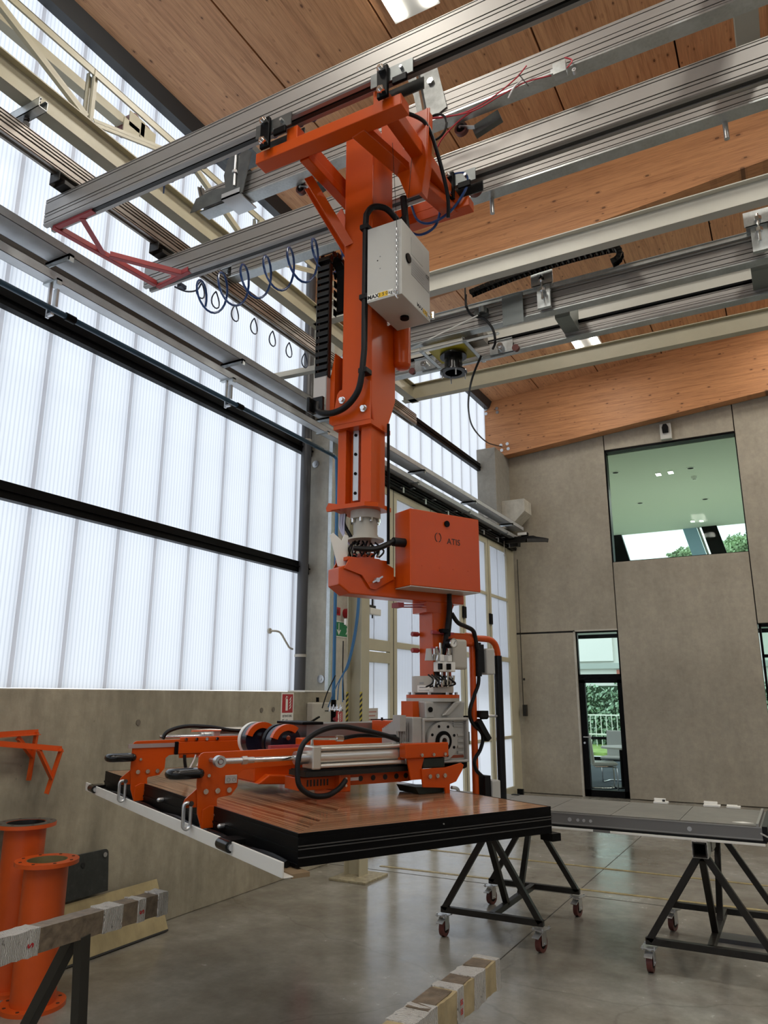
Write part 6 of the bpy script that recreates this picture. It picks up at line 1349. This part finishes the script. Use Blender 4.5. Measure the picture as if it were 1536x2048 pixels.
# outdoors
tag(MB().box(-60, 60, -60, 70, -.35, -.22).build('ground', GROUND), kind='structure')
tag(MB().box(-25, 15, 26, 31.2, -.22, -.12).build('lawn', LAWN), kind='structure')
fe_ = thing('street_railing', (-6, 29.5, -.2), 'pale metal railing in front of the hedge across the road', 'fence')
MB().box(-14, 4, 29.48, 29.52, .98, 1.03).box(-14, 4, 29.48, 29.52, .28, .33).build('rail_bar', WHITEPL, fe_)
m = None
for i in range(90):
    if m is None: m = MB().box(-.012, .012, -.012, .012, -.2, 1.0).build('baluster', WHITEPL, None); m.parent = fe_; o = m
    else: o = m.copy(); COL.objects.link(o)
    o.location = (-7.9 + .2 * i, 0, .2)
hb = thing('bicycle_stand', (-7.3, 27.5, -.2), 'white hoop stand on the grass before the railing', 'stand')
MB().tube(spline([(-7.45, 27.5, -.2), (-7.45, 27.5, .75), (-7.40, 27.5, .92), (-7.25, 27.5, .98), (-7.10, 27.5, .92), (-7.05, 27.5, .75), (-7.05, 27.5, -.2)], 6), .03, 8).box(-7.42, -7.08, 27.49, 27.51, .55, .75).build('hoop', WHITEPL, hb, smooth=True)
hd = thing('hedge', (-6, 31, -.2), 'leafy green hedge across the road beyond the glass door', 'hedge')
m = MB(); rnd = random.Random(3)
for i in range(9000):
    x = rnd.uniform(-13, 3); z = rnd.uniform(-.1, 2.25 + .2 * math.sin(x * 2) + .15 * math.sin(x * 5)); y = 30.4 + rnd.uniform(-.15, .35); s = rnd.uniform(.05, .11)
    a = Vector((rnd.uniform(-1, 1), rnd.uniform(-1, .2), rnd.uniform(-1, 1))).normalized(); u = a.orthogonal().normalized() * s; v = a.cross(u).normalized() * s * .6; p = Vector((x, y, z))
    m.add([p - u, p - v, p + u, p + v], [(0, 1, 2, 3)])
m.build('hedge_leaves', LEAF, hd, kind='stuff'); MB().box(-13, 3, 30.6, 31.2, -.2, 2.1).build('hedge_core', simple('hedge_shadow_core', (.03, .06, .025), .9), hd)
ho = thing('house', (-8, 36, -.2), 'pale house with red brick strips and white shutters across the road', 'house')
MB().box(-22, 6, 36, 42, -.2, 7.0).build('house_wall', HOUSEW, ho)
for x0, x1 in ((-11.2, -9.7), (-7.3, -5.8), (-3.4, -2)): MB().box(x0, x1, 35.93, 36, -.2, 2.9).build('brick_strip', BRICKC, ho)
for x0 in (-9.6, -5.2): MB().box(x0, x0 + 2.2, 35.85, 36, 3.3, 4.9).build('shutter', WHITEPL, ho)
MB().box(-22, 6, 35.7, 36, 5.0, 5.25).box(-22, 6, 35.8, 36, 2.95, 3.2).build('floor_band', simple('grey_green_band', (.42, .46, .42), .6), ho)
for x0 in (-12, -8.4, -6.2, -2.5): MB().box(x0, x0 + .9, 35.8, 36, 5.3, 6.6).build('window_strip', simple('pale_green_glass', (.42, .52, .48), .3) if 'pale_green_glass' not in bpy.data.materials else bpy.data.materials['pale_green_glass'], ho)
def tree(x, y, z, r, label, seed):
    t = thing('tree', (x, y, -.2), label, 'tree'); rr = random.Random(seed)
    MB().cyl((x, y, -.2), (x, y, z), .12, .05, 10).build('trunk', simple('bark', (.10, .07, .05), .9) if 'bark' not in bpy.data.materials else bpy.data.materials['bark'], t)
    m = MB()
    for i in range(3500):
        th = rr.uniform(0, 2 * PI); ph = math.acos(rr.uniform(-1, 1)); q = r * rr.uniform(.5, 1) * (1 + .25 * math.sin(5 * th) * math.sin(4 * ph))
        p = Vector((x + q * math.sin(ph) * math.cos(th), y + q * math.sin(ph) * math.sin(th), z + .6 * q * math.cos(ph))); a = Vector((rr.uniform(-1, 1), rr.uniform(-1, 1), rr.uniform(-1, 1))).normalized(); u = a.orthogonal().normalized() * .07; v = a.cross(u).normalized() * .05
        m.add([p - u, p - v, p + u, p + v], [(0, 1, 2, 3)])
    m.build('crown', simple('tree_leaf', (.34, .44, .26), .6, 0, None, .5, 1) if 'tree_leaf' not in bpy.data.materials else bpy.data.materials['tree_leaf'], t, kind='stuff')
tree(-1.35, 34, 7.7, 1.0, 'green treetop seen at the lower right of the upper window', 5)
tree(-3.6, 34, 7.5, .7, 'small treetop at the bottom middle of the upper window', 9)
